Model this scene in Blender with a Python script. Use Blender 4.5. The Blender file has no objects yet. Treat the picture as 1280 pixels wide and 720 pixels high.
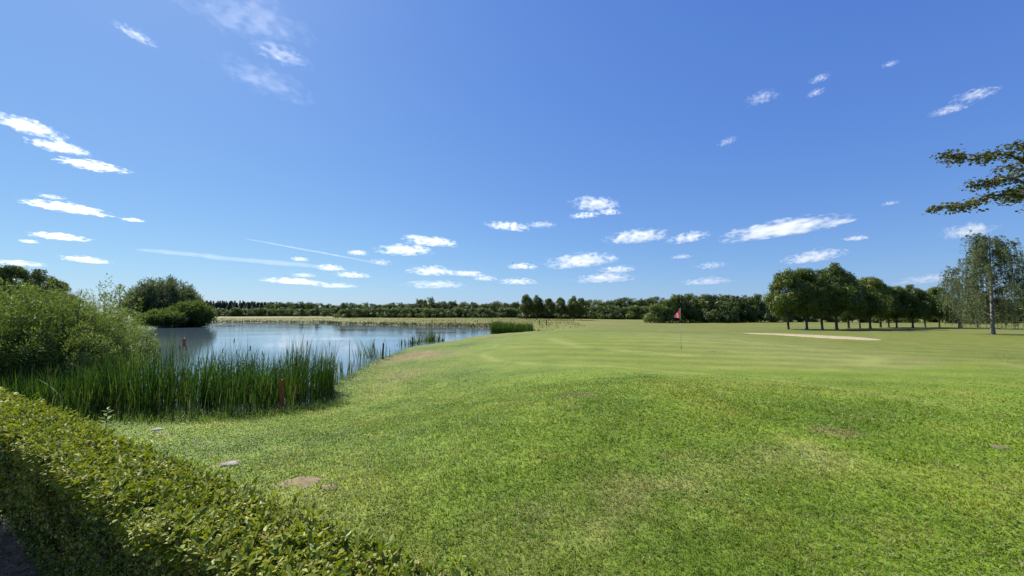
import bpy, math, random
import numpy as np
from mathutils import Vector

RNG = np.random.default_rng(7)
random.seed(7)
S = bpy.context.scene
COL = S.collection
PI = math.pi

# ------------------------------------------------------------------ camera
F = 490.0 / 1280.0            # focal length / image width
EYE = 1.65
PITCH = math.atan(30.0 / 490.0)
cam_d = bpy.data.cameras.new("camera")
cam_d.sensor_width = 36.0
cam_d.lens = 36.0 * F
cam_d.clip_start = 0.05
cam_d.clip_end = 80000.0
cam = bpy.data.objects.new("camera", cam_d)
cam.location = (0, 0, EYE)
cam.rotation_euler = (PI / 2 + PITCH, 0, 0)
COL.objects.link(cam)
S.camera = cam


def ray(px, py):
    a = (px - 640.0) / 490.0
    b = -(py - 360.0) / 490.0
    c, s = math.cos(PITCH), math.sin(PITCH)
    return np.array([a, c - b * s, s + b * c])


def at(px, py, depth):
    d = ray(px, py)
    d = d / d[1]
    return np.array([0, 0, EYE]) + d * depth


# ------------------------------------------------------------------ noise
def _hash(ix, iy, seed):
    n = (ix.astype(np.int64) * 374761393 + iy.astype(np.int64) * 668265263 + seed * 1274126177) & 0xFFFFFFFF
    n = ((n ^ (n >> 13)) * 1274126177) & 0xFFFFFFFF
    n = (n ^ (n >> 16)) & 0xFFFFFFFF
    return n.astype(np.float64) / 4294967295.0


def vnoise(x, y, scale, seed=0, octaves=3):
    out = np.zeros_like(np.asarray(x, dtype=float))
    amp, tot, f = 1.0, 0.0, 1.0 / scale
    for o in range(octaves):
        xs, ys = x * f + 17.3 * o, y * f - 9.1 * o
        ix, iy = np.floor(xs), np.floor(ys)
        u, v = xs - ix, ys - iy
        u, v = u * u * (3 - 2 * u), v * v * (3 - 2 * v)
        a = _hash(ix, iy, seed + o); b = _hash(ix + 1, iy, seed + o)
        c = _hash(ix, iy + 1, seed + o); d = _hash(ix + 1, iy + 1, seed + o)
        out = out + amp * ((a * (1 - u) + b * u) * (1 - v) + (c * (1 - u) + d * u) * v)
        tot += amp; amp *= 0.5; f *= 2.0
    return out / tot


def sstep(a, b, x):
    t = np.clip((x - a) / (b - a), 0, 1)
    return t * t * (3 - 2 * t)


# ------------------------------------------------------------------ layout
POND = np.array([(-6.3, 12.3), (-6.95, 14.2), (-7.7, 18.9), (-8.5, 24.5), (-8.3, 33.5), (-6.4, 39.5), (-3.0, 52.0),
                 (2.5, 53.5), (3.0, 57.0), (-2.0, 62.0), (-4.0, 75.0), (-20, 84), (-42, 95), (-53, 108), (-70, 110),
                 (-92, 112), (-76, 96), (-63, 80), (-63, 68), (-56, 52), (-44, 38), (-33, 27), (-23.5, 18.5),
                 (-17, 13.8), (-12, 12.0), (-9, 11.6), (-7.2, 11.7)], float)
ZW = -1.25
HN = np.array([0.489, 0.872]); HT = np.array([0.872, -0.489])   # hedge normal / direction
HEDGE_P, HEDGE_HALF, HEDGE_TOP = 0.838, 0.158, 0.868


def inside_poly(x, y, poly):
    ins = np.zeros(x.shape, bool)
    n = len(poly)
    for i in range(n):
        x1, y1 = poly[i]; x2, y2 = poly[(i + 1) % n]
        if y1 == y2:
            continue
        c = ((y1 > y) != (y2 > y)) & (x < (x2 - x1) * (y - y1) / (y2 - y1) + x1)
        ins ^= c
    return ins


def seg_dist(x, y, p, q):
    px, py = p; qx, qy = q
    dx, dy = qx - px, qy - py
    t = np.clip(((x - px) * dx + (y - py) * dy) / (dx * dx + dy * dy), 0, 1)
    return np.hypot(x - px - t * dx, y - py - t * dy)


def line_dist(x, y, pts):
    d = np.full(x.shape, 1e9)
    for i in range(len(pts) - 1):
        d = np.minimum(d, seg_dist(x, y, pts[i], pts[i + 1]))
    return d


def pond_sd(x, y):
    d = line_dist(x, y, list(POND) + [POND[0]])
    wob = (vnoise(x, y, 2.2, 5, 2) - 0.5) * np.clip(0.5 + 0.012 * np.hypot(x, y), 0, 1.6)
    return np.where(inside_poly(x, y, POND), -d, d) + wob


SOILS = []       # bare patches (x, y, rx, ry), filled below


def height(x, y):
    x = np.asarray(x, float); y = np.asarray(y, float)
    r = np.hypot(x, y)
    z = -0.05 + (-0.38) * sstep(6, 20, y) + (-0.3) * sstep(40, 95, r)
    z = z + 0.25 * np.exp(-((x - 2.6) / 3.8) ** 2 - ((y - 7.6) / 3.0) ** 2)
    z = z + 0.22 * np.exp(-((x - 11) / 9.0) ** 2 - ((y - 30) / 9.0) ** 2)
    z = z + (vnoise(x, y, 2.6, 11, 2) - 0.5) * 0.07 * sstep(1.5, 4, r)
    z = z + (vnoise(x, y, 30.0, 12, 2) - 0.5) * 0.5 * sstep(25, 80, r)
    p = x * HN[0] + y * HN[1]
    z = np.where(p < 1.2, z * sstep(0.7, 1.2, p), z)
    sd = pond_sd(x, y)
    L = 10.0 - 6.5 * sstep(45, 75, y)
    u = np.clip(sd / L, 0, 1)
    f = 0.5 * u + 0.5 * u * u * (3 - 2 * u)
    f = np.where(y > 62, np.clip(f + 0.5 * sstep(0.0, 0.35, sd), 0, 1), f)
    zo = ZW + (z - ZW) * f
    zi = ZW - np.minimum(0.3 * np.abs(sd), 1.3) - 0.02
    zz = np.where(sd > 0, zo, zi)
    for (cx_, cy_, rx_, ry_) in SOILS[:2]:
        zz = zz + 0.05 * np.exp(-((x - cx_) / rx_) ** 2 - ((y - cy_) / ry_) ** 2) * (0.5 + vnoise(x, y, .07, 91, 2))
    return zz


def hz(x, y):
    return float(height(np.array([x], float), np.array([y], float))[0])


def hit(px, py, tmax=900.0):
    d = ray(px, py)
    ts = np.geomspace(0.8, tmax, 1500)
    pts = np.array([0, 0, EYE]) + ts[:, None] * d
    g = np.maximum(height(pts[:, 0], pts[:, 1]), ZW)
    k = np.argmax(pts[:, 2] < g)
    return pts[k] if pts[k, 2] < g[k] else pts[-1]


def blob(x, y, cx, cy, rx, ry, seed=3, soft=0.35, wob=0.5):
    d = np.hypot((x - cx) / rx, (y - cy) / ry) + (vnoise(x, y, min(rx, ry) * 0.7, seed, 2) - 0.5) * wob
    return 1 - sstep(1 - soft, 1 + soft, d)


GREEN_C, GREEN_R = (10.0, 24.5), (10.5, 12.0)
RING1 = [(-1.0, 27), (-1.6, 21.4), (-0.6, 18.2), (1.6, 15.6), (4.1, 13.4), (6.0, 11.6), (7.0, 9.6), (7.7, 7.2), (9.6, 4.6)]
RING2 = [(3.2, 33), (3.0, 27), (4.6, 22.0), (8.0, 18.5)]
RING3 = [(17.5, 13.2), (18.9, 15.5), (19.2, 18.5), (18.2, 22)]
RING4 = [(13.5, 15.0), (16.2, 17.5), (16.8, 21.5), (15, 27)]


def ground_colour(x, y):
    x = np.asarray(x, float); y = np.asarray(y, float)
    r = np.hypot(x, y)
    n1 = vnoise(x, y, 1.6, 21, 3)[:, None]
    n2 = vnoise(x, y, 0.35, 22, 3)[:, None]
    n3 = vnoise(x, y, 9.0, 23, 3)[:, None]
    lawn = np.array([0.124, 0.190, 0.015])
    yel = np.array([0.195, 0.215, 0.032])
    drk = np.array([0.082, 0.140, 0.011])
    c = lawn + (yel - lawn) * np.clip((n1 - 0.48) * 1.8, 0, 1) + (drk - lawn) * np.clip((0.47 - n1) * 3.4, 0, 1)
    c = c + (yel - c) * np.clip((n2 - 0.58) * 1.8, 0, 0.5)
    c = c * (0.84 + 0.32 * n3)
    # dry streak and worn mowing strips on the bank
    streak = np.exp(-(line_dist(x, y, [(-0.6, 2.0), (0.4, 3.2), (1.9, 4.1), (3.6, 4.6)]) / 0.42) ** 2)[:, None] * np.clip(n2 * 1.9 - 0.3, 0, 1)
    c = c + (np.array([0.26, 0.25, 0.095]) - c) * 0.5 * streak
    # putting green
    ge = np.hypot((x - GREEN_C[0]) / GREEN_R[0], (y - GREEN_C[1]) / GREEN_R[1])
    g = (1 - sstep(0.93, 1.05, ge))[:, None]
    apron = (1 - sstep(1.12, 1.4, ge))[:, None]
    st = (np.sin((y + 0.35 * x) * 2 * PI / 2.6 + 1.4 * (vnoise(x, y, 7, 4, 2) - .5)))[:, None]
    gc = np.array([0.128, 0.162, 0.020]) + np.array([0.03, 0.015, 0.025]) * sstep(4, 16, x)[:, None]
    c = c + (np.array([0.115, 0.155, 0.018]) * (0.9 + 0.2 * n3) - c) * apron * 0.7
    c = c + (gc * (0.86 + 0.28 * n3) - c) * g
    c = c * (1 + 0.11 * st * np.maximum(g, 0.6 * apron))
    for ln, w, k in ((RING1, 0.26, 0.5), (RING2, 0.6, 0.55), (RING3, 0.35, 0.85), (RING4, 0.5, 0.65)):
        m = np.exp(-(line_dist(x, y, ln) / w) ** 2)[:, None]
        c = c + (np.array([0.23, 0.25, 0.07]) - c) * m * k * np.clip(3.2 * n1 - 1.0, 0, 1)
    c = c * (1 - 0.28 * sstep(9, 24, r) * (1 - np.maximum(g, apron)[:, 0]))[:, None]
    # fairway stripes and drier ground further off
    far = np.maximum(sstep(30, 48, y), 0.8 * sstep(13, 20, x) * sstep(9, 16, y))[:, None]
    fw = np.array([0.115, 0.14, 0.028]) + np.array([0.05, 0.02, 0.01]) * n3
    c = c + (fw * (1 + 0.08 * np.sign(st)) - c) * far * 0.8
    dry = np.array([0.155, 0.152, 0.04]); dry2 = np.array([0.095, 0.122, 0.026])
    n4 = vnoise(x, y * 2.2, 14.0, 33, 4)[:, None]
    dc = dry + (dry2 - dry) * np.clip((n4 - 0.42) * 3, 0, 1)
    sd = pond_sd(x, y)
    meadow = (sstep(55, 70, np.where(x < -48, y - 28, y)) * (1 - sstep(2, 40, x - 0.12 * y)))[:, None]
    c = c + (dc - c) * meadow
    right = (sstep(27, 33, y - 0.10 * (x - 20)) * sstep(12, 22, x))[:, None]
    c = c + (dc * 0.95 - c) * right * np.clip((n4 - 0.34) * 2.4, 0, 0.8)
    c = c + (dc - c) * (sstep(70, 100, r) * 0.55)[:, None]
    lb_ = (sstep(-40, -48, x) * (1 - sstep(96, 104, y)))[:, None]
    c = c + (np.array([0.085, 0.125, 0.028]) * (0.8 + 0.4 * n1) - c) * lb_
    # worn brown patches above the water
    for (cx, cy, rx, ry, k) in ((-6.6, 25.0, 1.6, 3.4, .6), (-4.6, 24.5, 2.0, 2.2, .35), (-4.6, 16.8, 0.7, 1.6, .35), (1.2, 7.6, .35, .3, .5), (4.3, 5.3, .3, .2, .5)):
        m = blob(x, y, cx, cy, rx, ry, 8, 0.5, 0.9)[:, None] * k
        c = c + (np.array([0.225, 0.165, 0.085]) - c) * m
    # lush uncut strip at the water's edge
    edge = ((1 - sstep(0.2, 1.3, sd)) * (y < 60))[:, None]
    c = c + (np.array([0.085, 0.135, 0.03]) - c) * edge * 0.8
    ledge = ((1 - sstep(0.35, 1.1, sd)) * (y > 60))[:, None]
    c = c + (np.array([0.06, 0.062, 0.026]) - c) * ledge * 0.9
    mud = (1 - sstep(-0.25, 0.12, sd))[:, None]
    c = c + (np.array([0.075, 0.062, 0.042]) - c) * mud
    for (cx, cy, rx, ry) in SOILS:
        m = blob(x, y, cx, cy, rx, ry, 9, 0.35, 1.3)[:, None]
        c = c + (np.array([0.165, 0.128, 0.072]) * (0.7 + 0.6 * n2) - c) * m
    # planting strip and path on the near side of the hedge
    p = (x * HN[0] + y * HN[1])
    s = (1 - sstep(1.0, 1.12, p + 0.16 * (n2[:, 0] - .5)))[:, None]
    c = c + (np.array([0.27, 0.17, 0.09]) * (0.5 + 1.0 * n2) - c) * s
    pa = (1 - sstep(0.30, 0.36, p + 0.10 * (n2[:, 0] - .5)))[:, None]
    c = c + (np.array([0.30, 0.285, 0.26]) * (0.8 + 0.4 * n2) - c) * pa
    return np.clip(c, 0.004, 0.9)


# ------------------------------------------------------------------ mesh helpers
def mesh_obj(name, verts, faces, mat, parent=None, smooth=False, col=None, rnd=None):
    """faces: (N,3) or (N,4) int array, or list of such arrays"""
    verts = np.asarray(verts, np.float32)
    if not isinstance(faces, list):
        faces = [faces]
    faces = [np.asarray(f, np.int32) for f in faces if len(f)]
    me = bpy.data.meshes.new(name)
    me.vertices.add(len(verts))
    me.vertices.foreach_set("co", verts.ravel())
    loops = np.concatenate([f.ravel() for f in faces])
    tot = np.concatenate([np.full(len(f), f.shape[1], np.int32) for f in faces])
    st = np.concatenate([[0], np.cumsum(tot)[:-1]]).astype(np.int32)
    me.loops.add(len(loops))
    me.loops.foreach_set("vertex_index", loops)
    me.polygons.add(len(tot))
    me.polygons.foreach_set("loop_start", st)
    me.polygons.foreach_set("use_smooth", np.full(len(tot), smooth, bool))
    me.update(calc_edges=True)
    if col is not None:
        a = me.attributes.new("col", 'FLOAT_COLOR', 'POINT')
        rgba = np.ones((len(verts), 4), np.float32); rgba[:, :3] = col
        a.data.foreach_set("color", rgba.ravel())
    if rnd is not None:
        a = me.attributes.new("rnd", 'FLOAT', 'POINT')
        a.data.foreach_set("value", np.asarray(rnd, np.float32))
    me.materials.append(mat)
    ob = bpy.data.objects.new(name, me)
    COL.objects.link(ob)
    if parent is not None:
        ob.parent = parent
    return ob


class MB:
    """collects tubes / boxes / leaves into one mesh"""
    def __init__(self):
        self.v, self.q, self.t, self.r, self.n = [], [], [], [], 0

    def add(self, v, q=None, t=None, r=0.5):
        v = np.asarray(v, float)
        if q is not None and len(q): self.q.append(np.asarray(q) + self.n)
        if t is not None and len(t): self.t.append(np.asarray(t) + self.n)
        self.v.append(v)
        self.r.append(np.broadcast_to(np.asarray(r, float), (len(v),)))
        self.n += len(v)

    def tube(self, pts, radii, sides=6, cap=True):
        pts = np.asarray(pts, float); radii = np.broadcast_to(np.asarray(radii, float), (len(pts),))
        n = len(pts)
        tan = np.gradient(pts, axis=0)
        tan /= np.linalg.norm(tan, axis=1, keepdims=True) + 1e-9
        ref = np.array([0.31, 0.95, 0.07]) if abs(tan[0, 1]) < 0.9 else np.array([1.0, 0.1, 0.0])
        a = np.cross(tan, ref); a /= np.linalg.norm(a, axis=1, keepdims=True) + 1e-9
        b = np.cross(tan, a)
        th = np.arange(sides) * 2 * PI / sides
        v = (pts[:, None, :] + radii[:, None, None] * (np.cos(th)[None, :, None] * a[:, None, :] + np.sin(th)[None, :, None] * b[:, None, :])).reshape(-1, 3)
        i = np.arange(n - 1)[:, None] * sides; j = np.arange(sides)[None, :]; k = (j + 1) % sides
        q = np.stack([i + j, i + k, i + sides + k, i + sides + j], -1).reshape(-1, 4)
        t = None
        if cap:
            v = np.vstack([v, pts[0], pts[-1]])
            c0, c1 = n * sides, n * sides + 1
            jj = np.arange(sides); kk = (jj + 1) % sides
            t = np.vstack([np.stack([np.full(sides, c0), kk, jj], -1), np.stack([np.full(sides, c1), (n - 1) * sides + jj, (n - 1) * sides + kk], -1)])
        self.add(v, q, t)

    def build(self, name, mat, parent=None, smooth=True):
        fs = []
        if self.q: fs.append(np.vstack(self.q))
        if self.t: fs.append(np.vstack(self.t))
        return mesh_obj(name, np.vstack(self.v), fs, mat, parent, smooth, rnd=np.concatenate(self.r))


def unit(v):
    return v / (np.linalg.norm(v, axis=1, keepdims=True) + 1e-9)


def rand_dirs(n, rng=RNG):
    return unit(rng.normal(size=(n, 3)))


def leaf_mesh(pos, axis, nrm, length, width, fold=0.25, tone=None, shape='leaf'):
    """leaf blades: axis = growing direction, nrm = approximate normal. returns verts, tris/quads, rnd"""
    n = len(pos)
    axis = unit(axis)
    side = unit(np.cross(axis, nrm)); up = np.cross(side, axis)
    L = np.broadcast_to(length, (n,))[:, None]; W = np.broadcast_to(width, (n,))[:, None] * 0.5
    if tone is None: tone = RNG.random(n)
    if shape == 'leaf':      # pointed oval folded along the midrib
        b = pos
        r1 = pos + axis * L * 0.28 + side * W * 0.9 + up * W * fold
        r2 = pos + axis * L * 0.65 + side * W * 0.85 + up * W * fold * 0.6
        t = pos + axis * L - up * L * 0.08
        l2 = pos + axis * L * 0.65 - side * W * 0.85 + up * W * fold * 0.6
        l1 = pos + axis * L * 0.28 - side * W * 0.9 + up * W * fold
        v = np.stack([b, r1, r2, t, l2, l1], 1).reshape(-1, 3)
        base = np.arange(n)[:, None] * 6
        f = np.vstack([base + np.array([0, 1, 2, 3]), base + np.array([0, 3, 4, 5])])
        k = 6
    else:                    # small diamond
        v = np.stack([pos, pos + axis * L * 0.45 + side * W + up * W * fold, pos + axis * L, pos + axis * L * 0.45 - side * W + up * W * fold], 1).reshape(-1, 3)
        f = np.arange(n)[:, None] * 4 + np.array([0, 1, 2, 3])
        k = 4
    return v, f, np.repeat(tone, k)


# ------------------------------------------------------------------ materials
def new_mat(name):
    m = bpy.data.materials.new(name); m.use_nodes = True
    nt = m.node_tree; nt.nodes.clear()
    out = nt.nodes.new('ShaderNodeOutputMaterial')
    return m, nt, out


def ramp(nt, cols, pos=None):
    r = nt.nodes.new('ShaderNodeValToRGB')
    el = r.color_ramp.elements
    pos = pos or [i / (len(cols) - 1) for i in range(len(cols))]
    while len(el) < len(cols): el.new(0.5)
    for e, c, p in zip(el, cols, pos):
        e.position = p; e.color = (*c, 1)
    return r


def leaf_mat(name, cols, trans=0.35, gloss=0.35, rough=0.45):
    m, nt, out = new_mat(name)
    at_ = nt.nodes.new('ShaderNodeAttribute'); at_.attribute_name = 'rnd'
    oi = nt.nodes.new('ShaderNodeObjectInfo')
    ad = nt.nodes.new('ShaderNodeMath'); ad.operation = 'MULTIPLY_ADD'
    ad.inputs[1].default_value = 0.22; ad.inputs[2].default_value = -0.11
    nt.links.new(oi.outputs['Random'], ad.inputs[0])
    sm = nt.nodes.new('ShaderNodeMath'); sm.operation = 'ADD'
    nt.links.new(at_.outputs['Fac'], sm.inputs[0]); nt.links.new(ad.outputs[0], sm.inputs[1])
    r = ramp(nt, cols)
    nt.links.new(sm.outputs[0], r.inputs[0])
    p = nt.nodes.new('ShaderNodeBsdfPrincipled')
    p.inputs['Roughness'].default_value = rough
    p.inputs['Specular IOR Level'].default_value = gloss
    nt.links.new(r.outputs[0], p.inputs['Base Color'])
    t = nt.nodes.new('ShaderNodeBsdfTranslucent')
    hs = nt.nodes.new('ShaderNodeHueSaturation'); hs.inputs['Hue'].default_value = 0.485
    hs.inputs['Saturation'].default_value = 1.15; hs.inputs['Value'].default_value = 1.25
    nt.links.new(r.outputs[0], hs.inputs['Color']); nt.links.new(hs.outputs[0], t.inputs['Color'])
    mx = nt.nodes.new('ShaderNodeMixShader'); mx.inputs[0].default_value = trans
    nt.links.new(p.outputs[0], mx.inputs[1]); nt.links.new(t.outputs[0], mx.inputs[2])
    nt.links.new(mx.outputs[0], out.inputs['Surface'])
    return m


def plain_mat(name, c1, c2, scale=6.0, rough=0.7, bump=0.3, spec=0.3, stretch=(1, 1, 1)):
    m, nt, out = new_mat(name)
    tc = nt.nodes.new('ShaderNodeTexCoord')
    mp = nt.nodes.new('ShaderNodeMapping'); mp.inputs['Scale'].default_value = stretch
    nz = nt.nodes.new('ShaderNodeTexNoise'); nz.inputs['Scale'].default_value = scale; nz.inputs['Detail'].default_value = 6
    nt.links.new(tc.outputs['Object'], mp.inputs[0]); nt.links.new(mp.outputs[0], nz.inputs['Vector'])
    r = ramp(nt, [c1, c2], [0.35, 0.65]); nt.links.new(nz.outputs['Fac'], r.inputs[0])
    p = nt.nodes.new('ShaderNodeBsdfPrincipled')
    p.inputs['Roughness'].default_value = rough; p.inputs['Specular IOR Level'].default_value = spec
    nt.links.new(r.outputs[0], p.inputs['Base Color'])
    b = nt.nodes.new('ShaderNodeBump'); b.inputs['Strength'].default_value = bump; b.inputs['Distance'].default_value = 0.02
    nt.links.new(nz.outputs['Fac'], b.inputs['Height']); nt.links.new(b.outputs[0], p.inputs['Normal'])
    nt.links.new(p.outputs[0], out.inputs['Surface'])
    return m


def ground_mat():
    m, nt, out = new_mat("ground_turf")
    a = nt.nodes.new('ShaderNodeAttribute'); a.attribute_name = 'col'
    tc = nt.nodes.new('ShaderNodeTexCoord')
    n1 = nt.nodes.new('ShaderNodeTexNoise'); n1.inputs['Scale'].default_value = 14; n1.inputs['Detail'].default_value = 8; n1.inputs['Roughness'].default_value = 0.7
    n2 = nt.nodes.new('ShaderNodeTexNoise'); n2.inputs['Scale'].default_value = 0.9; n2.inputs['Detail'].default_value = 9; n2.inputs['Roughness'].default_value = 0.75
    for n in (n1, n2): nt.links.new(tc.outputs['Object'], n.inputs['Vector'])
    r1 = ramp(nt, [(0.62, 0.62, 0.62), (1.35, 1.35, 1.3)], [0.3, 0.72]); nt.links.new(n1.outputs['Fac'], r1.inputs[0])
    r2 = ramp(nt, [(0.8, 0.82, 0.8), (1.2, 1.16, 1.15)], [0.32, 0.68]); nt.links.new(n2.outputs['Fac'], r2.inputs[0])
    m1 = nt.nodes.new('ShaderNodeMix'); m1.data_type = 'RGBA'; m1.blend_type = 'MULTIPLY'; m1.inputs['Factor'].default_value = 1
    m2 = nt.nodes.new('ShaderNodeMix'); m2.data_type = 'RGBA'; m2.blend_type = 'MULTIPLY'; m2.inputs['Factor'].default_value = 1
    nt.links.new(a.outputs['Color'], m1.inputs['A']); nt.links.new(r1.outputs[0], m1.inputs['B'])
    nt.links.new(m1.outputs['Result'], m2.inputs['A']); nt.links.new(r2.outputs[0], m2.inputs['B'])
    p = nt.nodes.new('ShaderNodeBsdfPrincipled'); p.inputs['Roughness'].default_value = 0.75; p.inputs['Specular IOR Level'].default_value = 0.15
    nt.links.new(m2.outputs['Result'], p.inputs['Base Color'])
    b = nt.nodes.new('ShaderNodeBump'); b.inputs['Strength'].default_value = 0.6; b.inputs['Distance'].default_value = 0.035
    nt.links.new(n1.outputs['Fac'], b.inputs['Height']); nt.links.new(b.outputs[0], p.inputs['Normal'])
    nt.links.new(p.outputs[0], out.inputs['Surface'])
    return m


def grass_mat(name="grass_blades", trans=0.38):
    m, nt, out = new_mat(name)
    a = nt.nodes.new('ShaderNodeAttribute'); a.attribute_name = 'col'
    p = nt.nodes.new('ShaderNodeBsdfPrincipled'); p.inputs['Roughness'].default_value = 0.5; p.inputs['Specular IOR Level'].default_value = 0.2
    nt.links.new(a.outputs['Color'], p.inputs['Base Color'])
    t = nt.nodes.new('ShaderNodeBsdfTranslucent')
    hs = nt.nodes.new('ShaderNodeHueSaturation'); hs.inputs['Hue'].default_value = 0.49; hs.inputs['Saturation'].default_value = 1.1; hs.inputs['Value'].default_value = 1.2
    nt.links.new(a.outputs['Color'], hs.inputs['Color']); nt.links.new(hs.outputs[0], t.inputs['Color'])
    mx = nt.nodes.new('ShaderNodeMixShader'); mx.inputs[0].default_value = trans
    nt.links.new(p.outputs[0], mx.inputs[1]); nt.links.new(t.outputs[0], mx.inputs[2])
    nt.links.new(mx.outputs[0], out.inputs['Surface'])
    return m


def water_mat():
    m, nt, out = new_mat("pond_water")
    tc = nt.nodes.new('ShaderNodeTexCoord')
    mp = nt.nodes.new('ShaderNodeMapping'); mp.inputs['Scale'].default_value = (1.0, 1.7, 1.0)
    mp.inputs['Rotation'].default_value = (0, 0, 0.35)
    nt.links.new(tc.outputs['Object'], mp.inputs[0])
    n1 = nt.nodes.new('ShaderNodeTexNoise'); n1.inputs['Scale'].default_value = 2.2; n1.inputs['Detail'].default_value = 5; n1.inputs['Roughness'].default_value = 0.6
    n2 = nt.nodes.new('ShaderNodeTexNoise'); n2.inputs['Scale'].default_value = 0.09; n2.inputs['Detail'].default_value = 3
    nt.links.new(mp.outputs[0], n1.inputs['Vector']); nt.links.new(mp.outputs[0], n2.inputs['Vector'])
    r = nt.nodes.new('ShaderNodeMapRange'); r.inputs[1].default_value = 0.35; r.inputs[2].default_value = 0.65; r.inputs[3].default_value = 0.15; r.inputs[4].default_value = 1.0
    nt.links.new(n2.outputs['Fac'], r.inputs[0])
    b = nt.nodes.new('ShaderNodeBump'); b.inputs['Distance'].default_value = 0.05
    mu = nt.nodes.new('ShaderNodeMath'); mu.operation = 'MULTIPLY'; mu.inputs[1].default_value = 0.16
    nt.links.new(r.outputs[0], mu.inputs[0]); nt.links.new(mu.outputs[0], b.inputs['Strength'])
    nt.links.new(n1.outputs['Fac'], b.inputs['Height'])
    p = nt.nodes.new('ShaderNodeBsdfPrincipled')
    p.inputs['Base Color'].default_value = (0.075, 0.11, 0.13, 1)
    p.inputs['Roughness'].default_value = 0.04; p.inputs['IOR'].default_value = 1.333
    nt.links.new(b.outputs[0], p.inputs['Normal'])
    nt.links.new(p.outputs[0], out.inputs['Surface'])
    return m


M_ground = ground_mat()
M_grass = grass_mat()
M_water = water_mat()
M_bark = plain_mat("brown_bark", (0.05, 0.04, 0.03), (0.11, 0.09, 0.07), 9, 0.85, 0.6, 0.2, (1, 1, .25))
M_birch = plain_mat("birch_bark", (0.07, 0.065, 0.06), (0.26, 0.25, 0.23), 5, 0.7, 0.3, 0.2, (1, 1, 1.4))
M_twig = plain_mat("hedge_twig", (0.06, 0.042, 0.03), (0.12, 0.09, 0.06), 20, 0.8, 0.3, 0.2)
M_hedge = leaf_mat("hedge_leaf", [(0.028, 0.055, 0.009), (0.085, 0.135, 0.018), (0.185, 0.24, 0.03), (0.30, 0.32, 0.06), (0.24, 0.14, 0.055)], 0.27, 0.2, 0.5)
M_willow = leaf_mat("willow_leaf", [(0.042, 0.085, 0.016), (0.092, 0.152, 0.028), (0.155, 0.212, 0.052), (0.235, 0.28, 0.11)], 0.36, 0.22, 0.5)
M_lime = leaf_mat("avenue_leaf", [(0.045, 0.078, 0.013), (0.095, 0.138, 0.023), (0.17, 0.205, 0.04)], 0.25, 0.3, 0.45)
M_mixed = leaf_mat("mixed_tree_leaf", [(0.04, 0.07, 0.02), (0.08, 0.115, 0.03), (0.13, 0.16, 0.055)], 0.25, 0.25, 0.5)
M_bush = leaf_mat("bush_leaf", [(0.06, 0.10, 0.02), (0.105, 0.155, 0.035), (0.17, 0.205, 0.06)], 0.28, 0.25, 0.5)
M_spruce = leaf_mat("spruce_needle", [(0.06, 0.09, 0.05), (0.11, 0.14, 0.075)], 0.28, 0.2, 0.6)
M_birchleaf = leaf_mat("birch_leaf", [(0.06, 0.09, 0.03), (0.11, 0.145, 0.055), (0.17, 0.205, 0.09)], 0.36, 0.25, 0.45)
M_greywillow = leaf_mat("grey_willow_leaf", [(0.055, 0.085, 0.03), (0.10, 0.135, 0.055), (0.15, 0.18, 0.085)], 0.3, 0.25, 0.5)
M_maple = leaf_mat("maple_leaf", [(0.035, 0.06, 0.014), (0.062, 0.096, 0.02), (0.10, 0.13, 0.028), (0.11, 0.07, 0.04)], 0.3, 0.2, 0.5)
M_reed = leaf_mat("reed_blade", [(0.016, 0.043, 0.009), (0.034, 0.078, 0.015), (0.066, 0.12, 0.024), (0.13, 0.17, 0.045), (0.20, 0.165, 0.085)], 0.33, 0.15, 0.5)
M_reedhead = plain_mat("cattail_head", (0.07, 0.035, 0.018), (0.12, 0.065, 0.03), 30, 0.9, 0.3, 0.1)
M_redpost = plain_mat("weathered_red_paint", (0.24, 0.05, 0.025), (0.38, 0.09, 0.04), 14, 0.65, 0.3, 0.3, (1, 1, .3))
M_darkpost = plain_mat("dark_wood", (0.035, 0.028, 0.022), (0.09, 0.07, 0.055), 14, 0.8, 0.4, 0.2, (1, 1, .3))
M_red = plain_mat("red_paint", (0.45, 0.05, 0.03), (0.55, 0.08, 0.04), 10, 0.5, 0.1, 0.4)
M_greypost = plain_mat("grey_metal", (0.22, 0.22, 0.22), (0.34, 0.34, 0.33), 10, 0.5, 0.1, 0.4)
M_white = plain_mat("white_fibreglass", (0.55, 0.54, 0.44), (0.68, 0.67, 0.58), 10, 0.35, 0.05, 0.5)
M_black = plain_mat("black_band", (0.02, 0.02, 0.02), (0.035, 0.035, 0.035), 10, 0.4, 0.05, 0.5)
M_sand = plain_mat("bunker_sand", (0.27, 0.225, 0.145), (0.36, 0.31, 0.205), 3.5, 0.9, 0.5, 0.1)
M_stone = plain_mat("pale_stone", (0.2, 0.185, 0.16), (0.36, 0.34, 0.30), 16, 0.85, 0.5, 0.2)
M_litter = leaf_mat("dead_leaf", [(0.09, 0.05, 0.03), (0.20, 0.12, 0.07), (0.33, 0.23, 0.14)], 0.15, 0.2, 0.6)
M_daisy = plain_mat("white_petal", (0.72, 0.72, 0.68), (0.8, 0.8, 0.76), 40, 0.6, 0.05, 0.2)
M_dandelion = plain_mat("yellow_petal", (0.62, 0.45, 0.03), (0.7, 0.52, 0.05), 40, 0.6, 0.05, 0.2)
M_dock = leaf_mat("weed_leaf", [(0.10, 0.17, 0.035), (0.17, 0.24, 0.07), (0.27, 0.32, 0.15)], 0.4, 0.15, 0.5)
M_clover = leaf_mat("clover_leaf", [(0.06, 0.12, 0.015), (0.11, 0.18, 0.025), (0.17, 0.23, 0.05)], 0.3, 0.2, 0.5)
M_bird = plain_mat("dark_feather", (0.02, 0.02, 0.022), (0.04, 0.04, 0.045), 20, 0.7, 0.1, 0.2)


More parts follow.
